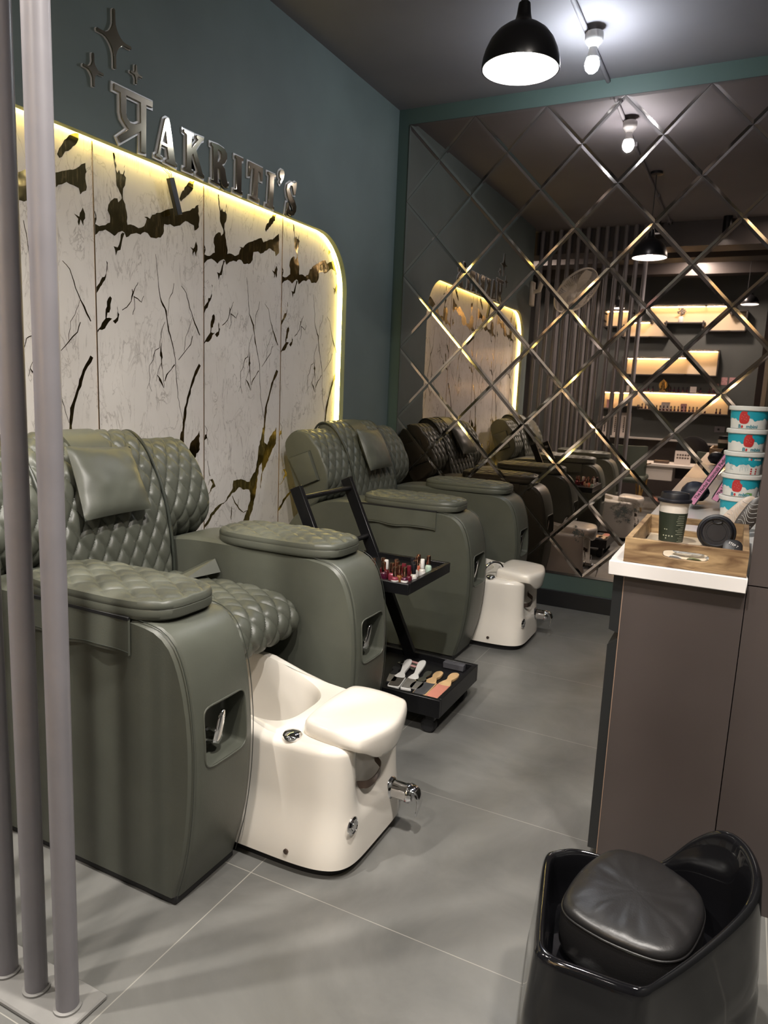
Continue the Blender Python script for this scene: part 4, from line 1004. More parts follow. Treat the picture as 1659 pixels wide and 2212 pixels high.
MB().box((tx0+th, ty0+th, z0), (tx1-th, ty1-th, z0+.007)).build('tray_base', M['woodlight'], t, False)
ZB = z0+.0072
# cup
cx, cy = 1.956, 2.125
t = thing('coffee_cup', (cx, cy, ZB), 'tall paper coffee cup with dark green sleeve and black lid standing in the wooden tray', 'cup')
def cone(z): return .0305 + (.0395-.0305)*(z/.126)
MB().lathe([(.029, .001), (.0305, 0), (.0395, .126), (.0385, .127), (.037, .126)], (cx, cy, ZB), 40).build('cup_body', M['cupwhite'], t)
sl = MB().lathe([(cone(.010)+.0006, .010), (cone(.092)+.0006, .092)], (cx, cy, ZB), 48, cap0=False, cap1=False).build('sleeve', M['cupgreen'], t)
MB().lathe([(.0405, .120), (.0445, .121), (.0455, .1245), (.0440, .1285), (.0400, .1295), (.0385, .1305), (.0370, .143), (.0355, .146), (.0330, .145), (.032, .1415), (.001, .1415)], (cx, cy, ZB), 44).build('lid', M['lidblack'], t)
def wrap(me, cx, cy, zb, rf, ang0, d=.0004):
    """bend a flat mesh (x along, y up, z out) round a cone"""
    for v in me.vertices:
        x, y, z = v.co; r = rf(y) + d + z; a = ang0 + x/rf(y)
        v.co = (cx + r*math.cos(a), cy + r*math.sin(a), zb + y)
    return me
def tmesh(s, size, x, y, bold=False, ext=.00015):
    me = text_mesh('print', s, size, ext, bold); me.transform(Matrix.Translation((x, y, 0))); return me
FACE = -PI/2
rr = random.Random(5)
for k in range(15):                                     # small print block on the sleeve
    y = .085 - k*.0052; wid = rr.uniform(.010, .024)
    mb = MB(); n = 6; x1 = .036; x0 = x1-wid
    vs = [Vector((x0+(x1-x0)*i/n, y, .0002)) for i in range(n+1)] + [Vector((x0+(x1-x0)*i/n, y+.0011, .0002)) for i in range(n+1)]
    mb.add(vs, [(i, i+1, i+n+2, i+n+1) for i in range(n)]); me = mb.mesh('print'); wrap(me, cx, cy, ZB, lambda y: cone(y)+.0006, FACE)
    link('small_print', me, M['cuptext'], sl, False)
for (xx, yy, r) in ((-.016, .046, .0018), (-.0105, .046, .0018), (-.018, .028, .0022), (-.0105, .028, .0022), (-.003, .028, .0022), (.005, .028, .0022), (-.011, .021, .002)):
    mb = MB(); vs = [Vector((xx+r*math.cos(2*PI*i/12), yy+r*math.sin(2*PI*i/12), .0002)) for i in range(12)]; mb.add(vs, [tuple(range(12))])
    me = mb.mesh('print'); wrap(me, cx, cy, ZB, lambda y: cone(y)+.0006, FACE); link('print_dot', me, M['cuptext'], sl, False)
# black lid leaning
t = thing('cup_lid', (2.072, 2.12, ZB), 'loose black coffee lid propped on its edge at the right of the wooden tray', 'cup lid')
lm = Matrix.Translation((2.072, 2.105, ZB+.0475)) @ Matrix.Rotation(math.radians(-72+0), 4, 'X') @ Matrix.Rotation(0, 4, 'Z')
lm = Matrix.Translation((2.070, 2.118, ZB+.0482)) @ Matrix.Rotation(math.radians(78), 4, 'X')
mb = MB(); mb.lathe([(.0450, -.004), (.0480, -.003), (.0492, .001), (.0475, .005), (.0435, .006), (.0420, .008), (.0400, .018), (.0375, .020), (.0352, .0185), (.0345, .0145), (.029, .0145), (.0285, .0132), (.001, .0132)], (0, 0, 0), 52)
mb.v = [tuple(lm @ Vector(v)) for v in mb.v]; lo_ = mb.build('lid_shell', M['lidblack'], t)
mb = MB(); mb.tube([(-.012, .030, .0175), (-.010, .026, .0155), (0, .0235, .0150), (.010, .026, .0155), (.012, .030, .0175)], .0022, 8); mb.v = [tuple(lm @ Vector(v)) for v in mb.v]; mb.build('sip_spout', M['lidblack'], lo_)
mb = MB(); mb.tube([(.0245*math.cos(2*PI*k/40), .0245*math.sin(2*PI*k/40), .0134) for k in range(40)], .0009, 6, closed=True); mb.v = [tuple(lm @ Vector(v)) for v in mb.v]; mb.build('embossed_ring', M['lidblack'], lo_)
# sachets and packets in the tray
def packet(name, c, rx, ry, th, m, lab, rot=0, tiltx=0, tilty=0, cat='sachet', crink=.25, seed=1, roll=0):
    n = 40; loops = []; R = Matrix.Translation(c) @ Matrix.Rotation(rot, 4, 'Z') @ Matrix.Rotation(tiltx, 4, 'X') @ Matrix.Rotation(tilty, 4, 'Y') @ Matrix.Rotation(roll, 4, 'Z')
    for s, z in ((.02, -1), (.6, -.8), (.92, -.3), (1.0, 0), (.92, .3), (.6, .8), (.3, .95), (.02, 1)):
        l = []
        for k in range(n):
            a = 2*PI*k/n; e = .72
            x = math.copysign(abs(math.cos(a))**e, math.cos(a))*rx*s; y = math.copysign(abs(math.sin(a))**e, math.sin(a))*ry*s
            w = noise.noise(Vector((x*70, y*70, seed)))*crink
            l.append(R @ Vector((x, y, th*(z*(1+w) if abs(z) < 1 else z*(1+w*.5)))))
        loops.append(l)
    o = MB().loft(loops, True, True, True).build(name, m, None)
    return tag(o, lab, cat)
packet('clear_packet', (2.014, 1.985, ZB+.0095), .040, .026, .008, M['film'], 'crinkled clear film packet lying flat in the tray before the coffee cup', .2, seed=2, crink=.5)
packet('clear_packet', (2.082, 1.945, ZB+.0085), .028, .022, .007, M['film'], 'small crinkled clear packet lying beside the round black sachet', -.3, seed=9, crink=.5)
bs = packet('black_sachet', (2.115, 1.975, ZB+.030), .024, .030, .0045, M['ink'], 'round black sachet leaning in the right corner of the wooden tray, printed STEP 7', 0.15, math.radians(58), 0, seed=4, crink=.12)
bm_ = Matrix.Translation((2.115, 1.975, ZB+.030)) @ Matrix.Rotation(.15, 4, 'Z') @ Matrix.Rotation(math.radians(58), 4, 'X')
for s_, sz, yy, bb in (('STEP 7', .0085, .014, False), ('R', .017, -.006, True)):
    me = text_mesh('sachet_print', s_, sz, .0002, bb); me.transform(bm_ @ Matrix.Translation((0, yy, .0050)) @ Matrix.Rotation(-.5, 4, 'Z')); link('sachet_print', me, M['white'], bs, False)
packet('white_packet', (1.987, 1.885, ZB+.009), .017, .016, .0075, M['white'], 'small white wrapped packet seen through the tray handle slot', 0, seed=6, crink=.3, cat='packet')
packet('olive_packet', (2.032, 1.885, ZB+.009), .018, .014, .0075, M['olive'], 'olive green wrapped packet seen through the tray handle slot', 0, seed=7, crink=.3, cat='packet')
# ------------------------------------------------------------------ tubs of cream
def wav(x, a0, k, ph): return a0 + .0040*math.sin(x*k+ph) + .0020*math.sin(x*k*2.3+ph*1.7) + .0012*math.sin(x*k*4.1)
def ringfill(pts):
    cx_, cy_ = sum(p[0] for p in pts)/len(pts), sum(p[1] for p in pts)/len(pts)
    mb = MB(); mb.loft([[Vector((cx_+(x-cx_)*s, cy_+(y-cy_)*s, 0)) for x, y in pts] for s in (1, .8, .6, .4, .2, .02)], True, False, True); return mb.mesh('fill')
def cream_tub(z, turn, side, lab):
    c = (2.117, 2.85); t = thing('cream_tub', (c[0], c[1], z), lab, 'cream tub', 'stacked tubs with blue and white wave labels')
    H = .0775; rb, rt = .0560, .0620
    rf = lambda y: rb + (rt-rb)*y/H
    MB().lathe([(.053, 0), (rb, .002), (rf(H-.002), H-.002), (rt-.001, H)], (c[0], c[1], z+.0004), 56).build('tub_body', M['tubwhite'], t)
    lid = MB().lathe([(rt+.0015, H-.014), (rt+.0052, H-.0135), (rt+.0058, H-.010), (rt+.0058, H-.0015), (rt+.004, H+.0008), (rt-.004, H+.001), (rt-.006, H-.001), (.001, H-.001)], (c[0], c[1], z+.0012), 56).build('lid', M['tubwhite'], t)
    n = 160; mb = MB(); vs = []
    for i in range(n+1):
        a = 2*PI*i/n
        for y in (wav(a*.06, .034, 105, 2+side), H-.015):
            r = rf(y)+.0005; vs.append(Vector((c[0]+r*math.cos(a+turn), c[1]+r*math.sin(a+turn), z+y)))
    mb.add(vs, [(2*i, 2*i+2, 2*i+3, 2*i+1) for i in range(n)])
    band = mb.build('blue_band', M['cyan'], t)
    def put(me, m, a, nm, d=.0009):
        wrap(me, c[0], c[1], z, rf, FACE + a, d); return link(nm, me, m, t, False)
    def lolly(a):
        pts = []; bx, by = .0165, .0215
        for k in range(40):
            q = 2*PI*k/40; e = .62; x = math.copysign(abs(math.cos(q))**e, math.cos(q))*bx; y = math.copysign(abs(math.sin(q))**.8, math.sin(q))*by
            dx, dy = x-.016, y-.017
            if dx*dx+dy*dy < .0125**2:
                l = math.hypot(dx, dy) or 1; s_ = .0098 + .0012*math.sin(q*16); x, y = .016+dx/l*s_, .017+dy/l*s_
            pts.append((x, y))
        me = ringfill(pts); me.transform(Matrix.Rotation(-.08, 4, 'Z')); me.transform(Matrix.Translation((0, .040, 0))); put(me, M['red'], a, 'red_motif', .0011)
        for k, (x, y) in enumerate(((-.007, .046), (.001, .050), (-.002, .043), (.006, .041), (-.008, .036), (.002, .034), (.007, .031))):
            mb = MB(); mb.add([Vector((x+.0007*math.cos(2*PI*i/8), y+.0007*math.sin(2*PI*i/8), .0)) for i in range(8)], [tuple(range(8))]); me = mb.mesh('seed'); put(me, M['tubwhite'], a, 'seed', .0016)
    def brand(a, size, y, m=M['cyandark']):
        me = tmesh('B', size, -size*1.78, y, True); put(me, m, a, 'lettering'); me = tmesh('mbini', size, size*.62, y, True); put(me, m, a, 'lettering')
        pts = [(-size*1.25 + size*.20*math.cos(2*PI*k/20), y-size*.10 + size*(.27 if math.sin(2*PI*k/20) < 0 else .40)*math.sin(2*PI*k/20)*.9) for k in range(20)]
        me = curve_mesh('drop', [pts], .0001); put(me, M['red'], a, 'lettering_drop')
    if side == 0:
        lolly(turn); brand(turn+.28, .0165, .0095)
    else:
        brand(turn+.62, .0130, .056, M['tubwhite'])
        for k in range(3):
            for j in range(2):
                mb = MB(); mb.add([Vector((.0030*math.cos(2*PI*i/14), .022-k*.008+.0030*math.sin(2*PI*i/14), 0)) for i in range(14)], [tuple(range(14))]); put(mb.mesh('dot'), M['red'], turn+.42+j*.30, 'round_icon')
        for k in range(9):
            mb = MB(); mb.add([Vector((-.004, .050-k*.0042, 0)), Vector((.004+.003*((k*7) % 3), .050-k*.0042, 0)), Vector((.004+.003*((k*7) % 3), .0508-k*.0042, 0)), Vector((-.004, .0508-k*.0042, 0))], [(0, 1, 2, 3)]); put(mb.mesh('ln'), M['cyandark'], turn-.78, 'small_print')
        for k in range(8):
            mb = MB(); x = -.012+.0034*k; y1 = .052-.004*((k*5) % 4); y0 = .012+.004*((k*3) % 5)
            mb.add([Vector((x, y0, 0)), Vector((x+.0006, y0, 0)), Vector((x+.0006, y1, 0)), Vector((x, y1, 0))], [(0, 1, 2, 3)]); put(mb.mesh('ln'), M['cyandark'], turn, 'drip_drawing')
    if 'green patch' in lab:
        mb = MB(); mb.add([Vector((x, y, 0)) for x, y in ((-.016, .005), (.012, .005), (.012, .016), (-.006, .018), (-.016, .012))], [(0, 1, 2, 3, 4)]); put(mb.mesh('leaf'), M['greenprint'], turn+.72, 'green_patch', .0006)
    return t
zz = ZC+.0008; hstep = .0795
for k, (turn, side, lab) in enumerate(((1.9, 0, 'lowest cream tub of the stack, mostly hidden, resting on the worktop'), (-.20, 0, 'second cream tub from the bottom, red motif left of centre and a green patch'),
        (.05, 1, 'middle cream tub of the stack, turned to its drip drawing and red dots'), (.14, 0, 'second cream tub from the top, red motif right of centre'), (-.26, 0, 'topmost cream tub of the stack on the worktop'))):
    cream_tub(zz + k*hstep, turn, side, lab)
# boxed kits with pink spines leaning on the tubs
def kit_box(px0, px1, y, lab, text, L_=.235, th=.026, D_=.14):
    a = on_y(*px0, y); b = on_y(*px1, y); d = Vector((b.x-a.x, 0, b.z-a.z)).normalized(); n = Vector((d.z, 0, -d.x))
    t = thing('kit_box', a, lab, 'boxed kit', 'boxed kits leaning behind the coffee cup')
    P = lambda u, v, w: a + d*u + n*v + Vector((0, w, 0))
    mb = MB(); vs = [P(u, v, w) for w in (0, D_) for u, v in ((0, 0), (L_, 0), (L_, th), (0, th))]
    mb.add(vs, [(0, 1, 2, 3), (7, 6, 5, 4), (0, 4, 5, 1), (1, 5, 6, 2), (2, 6, 7, 3), (3, 7, 4, 0)]); o = mb.build('box', M['blackcard'], t, False)
    mb = MB(); mb.add([P(.001, .0015, -.0004), P(L_-.001, .0015, -.0004), P(L_-.001, th-.0045, -.0004), P(.001, th-.0045, -.0004)], [(0, 1, 2, 3)]); sp = mb.build('pink_spine', M['pink'], t, False)
    me = text_mesh('spine_text', text, .0160, .0001, True)
    m_ = Matrix(((d.x, -n.x, 0, 0), (0, 0, -1, 0), (d.z, -n.z, 0, 0), (0, 0, 0, 1)))
    me.transform(m_); me.transform(Matrix.Translation(P(L_*.53, th*.46, -.0006))); link('spine_text', me, M['ink'], sp, False)
    return t
kit_box((1488, 1084), (1570, 974), 2.93, 'boxed kit with pink spine lettered The Herbal Botanicals Pedicure, nearer of two', 'The Herbal Botanicals Pedicure', .235)
kit_box((1537, 1078), (1617, 954), 2.93, 'second pink spined boxed kit, mostly hidden behind the cream tubs', 'The Herbal Botanicals Pedicure', .235)
# printed sachets at the foot of the stack
for k, (px, py, y, m, roll, lab) in enumerate(((1598, 1092, 2.50, 'kraft', -.72, 'beige swirl printed sachet leaning at the foot of the tub stack'), (1622, 1094, 2.44, 'brownblk', -.50, 'dark brown swirl printed sachet leaning in front of the beige one'))):
    c = on_y(px, py, y); c = Vector((c.x, y, ZC+.066)); o = packet('printed_sachet', c, .026, .066, .004, M[m], lab, .05, math.radians(78), 0, seed=20+k, crink=.12, roll=roll)
    R_ = Matrix.Translation(c) @ Matrix.Rotation(.05, 4, 'Z') @ Matrix.Rotation(math.radians(78), 4, 'X') @ Matrix.Rotation(roll, 4, 'Z')
    for j in range(8):
        MB().tube([R_ @ Vector((-.021+.0052*i, -.045+.0125*j+.010*math.sin(i*.55+j*.6), .0046)) for i in range(9)], .0006, 5).build('swirl_print', M['white'], o)
nv = packet('navy_pouch', (1.955, 3.16, ZC+.045), .055, .045, .042, M['navy'], 'dark navy pouch lying on the worktop behind the leaning kits', .1, seed=31, crink=.12, cat='pouch')
# ------------------------------------------------------------------ black moulded chair in the foreground
def black_chair():
    t = thing('moulded_armchair', (2.03, 1.26, 0), 'glossy black moulded low armchair in the right foreground', 'armchair')
    R_ = [(1182, 1862, .30), (1205, 1848, .30), (1250, 1845, .30), (1340, 1868, .295), (1420, 1874, .300), (1500, 1822, .37), (1560, 1805, .41), (1610, 1835, .41), (1636, 1895, .395), (1625, 1955, .37), (1580, 2010, .345), (1500, 2078, .318), (1425, 2130, .302), (1392, 2148, .30), (1355, 2142, .30), (1260, 2108, .30), (1200, 2085, .30), (1168, 2062, .30), (1163, 2030, .30), (1170, 1950, .30)]
    pts = [on_z(*r) for r in R_]; n = 140
    rim = catmull(pts, n); c = sum(rim, Vector())/n
    def lv(p, s, z): return Vector((c.x + (p.x-c.x)*s, c.y + (p.y-c.y)*s, z))
    loops = []
    for f, s in ((1.0, 1.16), (.96, 1.175), (.80, 1.165), (.62, 1.145), (.56, 1.135), (.53, 1.112), (.49, 1.108), (.46, 1.118), (.36, 1.10), (.2, 1.075), (.08, 1.055), (.03, 1.045)):
        loops.append([lv(p, s, p.z*(1-f) + .002*f) for p in rim])
    for k in range(1, 8):
        a = PI*k/8; loops.append([lv(p, .99 + .055*math.cos(a), p.z - .006 + .018*math.sin(a)) for p in rim])
    for s, u in ((.925, .25), (.905, .55), (.885, .85)): loops.append([lv(p, s, p.z + (.215-p.z)*u) for p in rim])
    loops.append([lv(p, .84, .212) for p in rim]); loops.append([lv(p, .4, .21) for p in rim]); loops.append([lv(p, .02, .21) for p in rim])
    MB().loft(loops, True, True, True).build('shell', M['blackglossy'], t)
    q = [on_z(a, b, .305) for a, b in ((1330, 1842), (1420, 1868), (1500, 1925), (1522, 1968), (1512, 2016), (1482, 2062), (1435, 2074), (1375, 2058), (1290, 2020), (1222, 1972), (1222, 1930), (1268, 1872))]
    o = catmull(q, 120); cc = sum(o, Vector())/120
    loops = []
    def L(s, z, wr=0):
        l = []
        for k, p in enumerate(o):
            x, y = cc.x+(p.x-cc.x)*s, cc.y+(p.y-cc.y)*s
            l.append(Vector((x, y, z + noise.noise(Vector((x*34, y*22, 2)))*wr + noise.noise(Vector((x*80, y*60, 5)))*wr*.35)))
        return l
    for s, z in ((.86, .2135), (.95, .217), (1.01, .235), (1.025, .262), (1.015, .286), (1.0, .298), (.992, .301), (1.0, .305), (.997, .309), (.985, .313)): loops.append(L(s, z))
    for s, z, w in ((.95, .318, .002), (.88, .322, .003), (.76, .325, .004), (.6, .327, .0035), (.42, .3275, .002), (.22, .328, .0015), (.02, .328, 0)): loops.append(L(s, z, w))
    cu = MB().loft(loops, True, True, True).build('seat_cushion', M['blackleather'], t)
    MB().tube(L(1.002, .3015), .0022, 8, closed=True).build('piping', M['blackleather'], cu)
    return t
black_chair()

# ------------------------------------------------------------------ lamps in view
def pendant(x, y, zr, r, lab, cord_to=CH, name='pendant_lamp', bulb='bulbhot', sc=1.0, grp=None):
    t = thing(name, (x, y, zr), lab, 'pendant lamp', grp); s = r/.1285
    out = [(r, 0), (r*1.003, .008*s), (r*.985, .03*s), (r*.93, .055*s), (r*.82, .085*s), (r*.66, .110*s), (r*.47, .128*s), (r*.30, .139*s), (r*.215, .150*s), (r*.185, .165*s), (r*.165, .185*s), (r*.15, .200*s), (r*.10, .206*s), (r*.06, .2065*s)]
    inn = [(a*.975-.0005, z-.003 if z > .01 else z) for a, z in out[:9]]
    MB().lathe(out, (x, y, zr), 56, cap0=False).build('lamp_shade', M['bmetal'], t)
    MB().lathe(inn + [(.001, .146*s)], (x, y, zr), 56, cap0=False).build('shade_lining', M['lampin'], t)
    MB().lathe([(.001, .018*s), (.022*s, .022*s), (.036*s, .040*s), (.040*s, .062*s), (.033*s, .085*s), (.020*s, .105*s), (.018*s, .138*s)], (x, y, zr), 28).build('bulb', M[bulb], t)
    MB().lathe([(.012*s, .205*s), (.012*s, .225*s), (.004, .235*s)], (x, y, zr), 18).build('cord_grip', M['bmetal'], t)
    MB().tube([(x, y, zr+.23*s), (x, y, cord_to-.02)], .0032, 8).build('cord', M['ink'], t)
    MB().lathe([(.03, -.022), (.045, -.018), (.045, -.0005)], (x, y, cord_to), 24).build('ceiling_rose', M['bmetal'], t)
    return t
pendant(1.306, 2.5, 2.322, .1285, 'black bell shaped pendant lamp with white lining hanging in front of the mirror wall')
def conduit():
    t = thing('conduit_pipe', (1.235, 2.7, CH-.012), 'grey painted conduit pipe running along the ceiling to the mirror wall', 'conduit')
    MB().tube([(1.245, .2, CH-.0125), (1.245, 4.228, CH-.0125)], .0115, 12).build('pipe', M['ceil'], t)
    for y in (3.2, 1.9, .9):
        MB().rbox((1.225, y-.008, CH-.028), (1.265, y+.008, CH-.0005), .002, 1).build('saddle_clip', M['ceil'], t)
conduit()
t = thing('bulb_holder', (1.268, 3.65, CH), 'white batten bulb holder with a lit cool white bulb on the ceiling', 'ceiling light')
c = (1.282, 3.65, CH-.027)
MB().lathe([(.040, -.0005), (.042, -.012), (.041, -.034), (.034, -.046), (.024, -.056), (.022, -.064)], (1.282, 3.65, CH-.0252), 32).build('holder', M['white'], t)
MB().lathe([(.0185, 0), (.019, -.010), (.022, -.03), (.027, -.045)], (1.282, 3.65, CH-.088), 28).build('bulb_neck', M['lampin'], t)
MB().lathe([(.027, 0), (.0325, -.018), (.0335, -.032), (.028, -.050), (.016, -.062), (.001, -.066)], (1.282, 3.65, CH-.133), 28).build('bulb_globe', M['bulbcool'], t)

# ------------------------------------------------------------------ the far side of the salon, seen in the mirror
YF = -1.6
def niche(name, cells, lab):
    """lit shelf niche: union of rectangles (x0,x1,z0,z1) forming a stepped frame that stands proud of the wall"""
    xs = sorted({a for c in cells for a in c[:2]}); zs = sorted({a for c in cells for a in c[2:]})
    t = thing(name, ((xs[0]+xs[-1])/2, YF, zs[0]), lab, 'wall shelf', 'lit shelf niches on the far wall')
    dep = .13; th = .018
    for (x0, x1, z0, z1) in cells:
        MB().box((x0, YF+.001, z0), (x1, YF+.006, z1)).build('back_board', M['nichewarm'], t, False)
    inside = lambda x, z: any(a < x < b and c < z < d for a, b, c, d in cells)
    fr = MB()
    for i in range(len(xs)-1):
        for j in range(len(zs)-1):
            mx, mz = (xs[i]+xs[i+1])/2, (zs[j]+zs[j+1])/2
            if not inside(mx, mz): continue
            if not inside(mx, zs[j+1]+.001): fr.rbox((xs[i]-th, YF+.001, zs[j+1]), (xs[i+1]+th, YF+dep, zs[j+1]+th), .004, 2)
            if not inside(mx, zs[j]-.001): fr.rbox((xs[i]-th, YF+.001, zs[j]-th), (xs[i+1]+th, YF+dep, zs[j]), .004, 2)
            if not inside(xs[i]-.001, mz): fr.rbox((xs[i]-th, YF+.001, zs[j]-th), (xs[i], YF+dep, zs[j+1]+th), .004, 2)
            if not inside(xs[i+1]+.001, mz): fr.rbox((xs[i+1], YF+.001, zs[j]-th), (xs[i+1]+th, YF+dep, zs[j+1]+th), .004, 2)
    fr.build('frame', M['beam'], t)
    for (x0, x1, z0, z1) in cells:
        if inside((x0+x1)/2, z1+.001): continue
        MB().box((x0+.01, YF+.055, z1-.006), (x1-.01, YF+.067, z1-.001)).build('light_strip', M['wled'], t, False)
    return t
niche('shelf_niche', [(.285, .62, 2.20, 2.39), (.62, .87, 2.09, 2.265), (.535, .62, 2.09, 2.20), (.87, 1.08, 2.09, 2.265), (.87, 1.53, 2.265, 2.46), (1.53, 1.95, 2.16, 2.36), (1.53, 1.78, 2.36, 2.46)], 'topmost lit stepped shelf niche on the far wall')
niche('shelf_niche', [(.57, 1.345, 1.61, 1.81), (1.345, 1.69, 1.61, 1.905)], 'middle lit stepped shelf niche on the far wall')
niche('shelf_niche', [(.355, .82, 1.165, 1.37), (.82, 1.87, 1.135, 1.36)], 'lowest and longest lit shelf niche, full of small polish bottles')
def small(name, mb, m, lab, cat, group=None): return tag(mb.build(name, m, None), lab, cat, group)
pr = random.Random(8)
protoM = None
def shelf_bottle(x, z, y, lab, group):
    global protoM
    if protoM is None:
        t = thing('shelf_polish_bottle', (x, y, z), lab, 'nail polish', group)
        MB().lathe([(.011, .0004), (.013, .002), (.013, .026), (.008, .031)], (x, y, z), 12).build('bottle', G_['plum'], t)
        MB().lathe([(.008, .031), (.0075, .066), (.001, .067)], (x, y, z), 10).build('cap', M['lidblack'], t)
        protoM = t; return t
    return copy_tree(protoM, Vector((x, y, z))-protoM.location, lab, group)
LG = 'small dark polish bottle on top of the lowest lit niche across the salon'; LN = 'small dark polish bottle inside the lowest lit niche across the salon'
for k in range(18):
    x = .86 + k*.052
    if 1.0 < x < 1.16 or 1.40 < x < 1.50 or 1.58 < x < 1.62: continue
    shelf_bottle(x, 1.379, YF+.075, LG, 'polish bottles on top of the lowest niche')
for k in range(22):
    x = .86 + k*.044
    if 1.64 < x < 1.70: continue
    shelf_bottle(x, 1.136, YF+.085, LN, 'polish bottles inside the lowest niche')
for (x, z, w, h, m, lab) in ((.44, 1.166, .075, .11, 'pinkcard', 'pink patterned card standing at the left end of the lowest lit niche'), (1.36, 1.136, .075, .10, 'pinkcard', 'pink patterned card behind the bottles inside the lowest lit niche'), (1.14, 1.136, .11, .11, 'chart', 'cream patterned card behind the bottles inside the lowest lit niche'),
        (1.45, 1.379, .075, .075, 'chart', 'small pale card between the bottles on top of the lowest lit niche'), (.66, 1.389, .04, .08, 'chart', 'narrow pale card on top of the lowest niche at its left end')):
    b = MB(); mt = Matrix.Translation((x, YF+.05, z+.0006)) @ Matrix.Rotation(math.radians(-8), 4, 'X'); b.rbox((-w/2, -.002, 0), (w/2, .002, h), .0006, 1, 0, mt); small('display_card', b, M[m], lab, 'card', 'cards among the polish bottles')
for (x, z, lab) in ((1.79, 1.50, 'pink pattern card fixed to the far wall above the lowest niche, left of a pair'), (1.88, 1.50, 'pink pattern card fixed to the far wall above the lowest niche, right of a pair'), (1.70, 1.42, 'lower pink pattern card fixed beside the pair on the far wall')):
    small('wall_card', MB().rbox((x-.035, YF+.0005, z), (x+.035, YF+.004, z+.095), .0006, 1), M['pinkcard'], lab, 'card', 'pink cards on the far wall')
# vase with dried flowers, brass deity figure as a plain ornament
t = thing('flower_vase', (1.255, YF+.07, 2.2655), 'small vase of dried flowers in the topmost lit niche', 'vase')
MB().lathe([(.028, .0005), (.034, .02), (.030, .06), (.022, .075)], (1.255, YF+.07, 2.2655), 20).build('vase', M['white'], t)
fb = MB()
for k in range(26):
    a = pr.uniform(0, 2*PI); r = pr.uniform(0, .055); h = pr.uniform(.10, .175)
    fb.lathe([(.002, -.011), (.011, -.004), (.012, .003), (.004, .010)], (1.255+r*math.cos(a), YF+.07+r*.7*math.sin(a), 2.2655+h), 7)
    fb.tube([(1.255, YF+.07, 2.335), (1.255+r*math.cos(a), YF+.07+r*.7*math.sin(a), 2.2655+h)], .0015, 4)
fb.build('flowers', M['flower'], t)
t = thing('brass_ornament', (1.085, YF+.075, 1.379), 'small brass ornament with a leaf shaped back on top of the lowest lit niche', 'ornament')
MB().rbox((1.045, YF+.055, 1.3795), (1.125, YF+.100, 1.399), .003, 1).build('base', M['brass'], t)
leaf = [(0, .16), (.022, .135), (.042, .115), (.052, .085), (.045, .055), (.032, .03), (.02, .02), (-.02, .02), (-.032, .03), (-.045, .055), (-.052, .085), (-.042, .115), (-.022, .135)]
MB().prism([(1.085+a, 1.379+b) for a, b in leaf], lambda a, b, y: Vector((a, y, b)), YF+.062, YF+.068).build('leaf_back', M['brass'], t, False)
MB().lathe([(.001, .020), (.030, .022), (.032, .035), (.020, .05), (.022, .075), (.012, .088), (.016, .10), (.012, .115), (.001, .122)], (1.085, YF+.082, 1.379), 18).build('figure', M['brass'], t)
# ledge, dado, charts, socket
tag(MB().rbox((.40, YF+.001, .735), (2.1, YF+.11, .758), .003, 1).build('wall_ledge', M['shelfwhite'], None), 'white narrow ledge along the far wall under the niches', 'ledge')
struct('trim_7', MB().box((.40, YF+.0005, 0), (3.1, YF+.03, .734)), M['laminate'])
def chart(x0, x1, z0, z1, lab):
    t = thing('price_chart', ((x0+x1)/2, YF+.02, z0), lab, 'chart', 'nail colour charts on the far wall ledge')
    MB().rbox((x0, YF+.006, z0), (x1, YF+.014, z1), .001, 1).build('board', M['chart'], t)
    for i in range(4):
        for j in range(9):
            x = x0+.03+(x1-x0-.06)*i/3; z = z1-.07-(z1-z0-.10)*j/8
            if j == 8: continue
            MB().rbox((x-.008, YF+.0142, z-.010), (x+.008, YF+.0155, z+.010), .0005, 1).build('swatch', (M['red'] if (i, j) == (3, 0) else M['ink'] if j > 3 else M['rust']), t)
chart(.50, .73, .7595, 1.068, 'white nail colour chart board on the ledge, right of two'); chart(.30, .46, .7595, 1.05, 'white nail colour chart board on the ledge, left of two')
t = thing('wall_socket', (1.79, YF+.005, .93), 'grey plug socket plate on the far wall above the ledge', 'socket')
MB().rbox((1.74, YF+.0005, .905), (1.86, YF+.012, .98), .003, 1).build('plate', M['pole'], t); MB().rbox((1.775, YF+.0122, .93), (1.80, YF+.018, .955), .002, 1).build('switch', M['ink'], t)
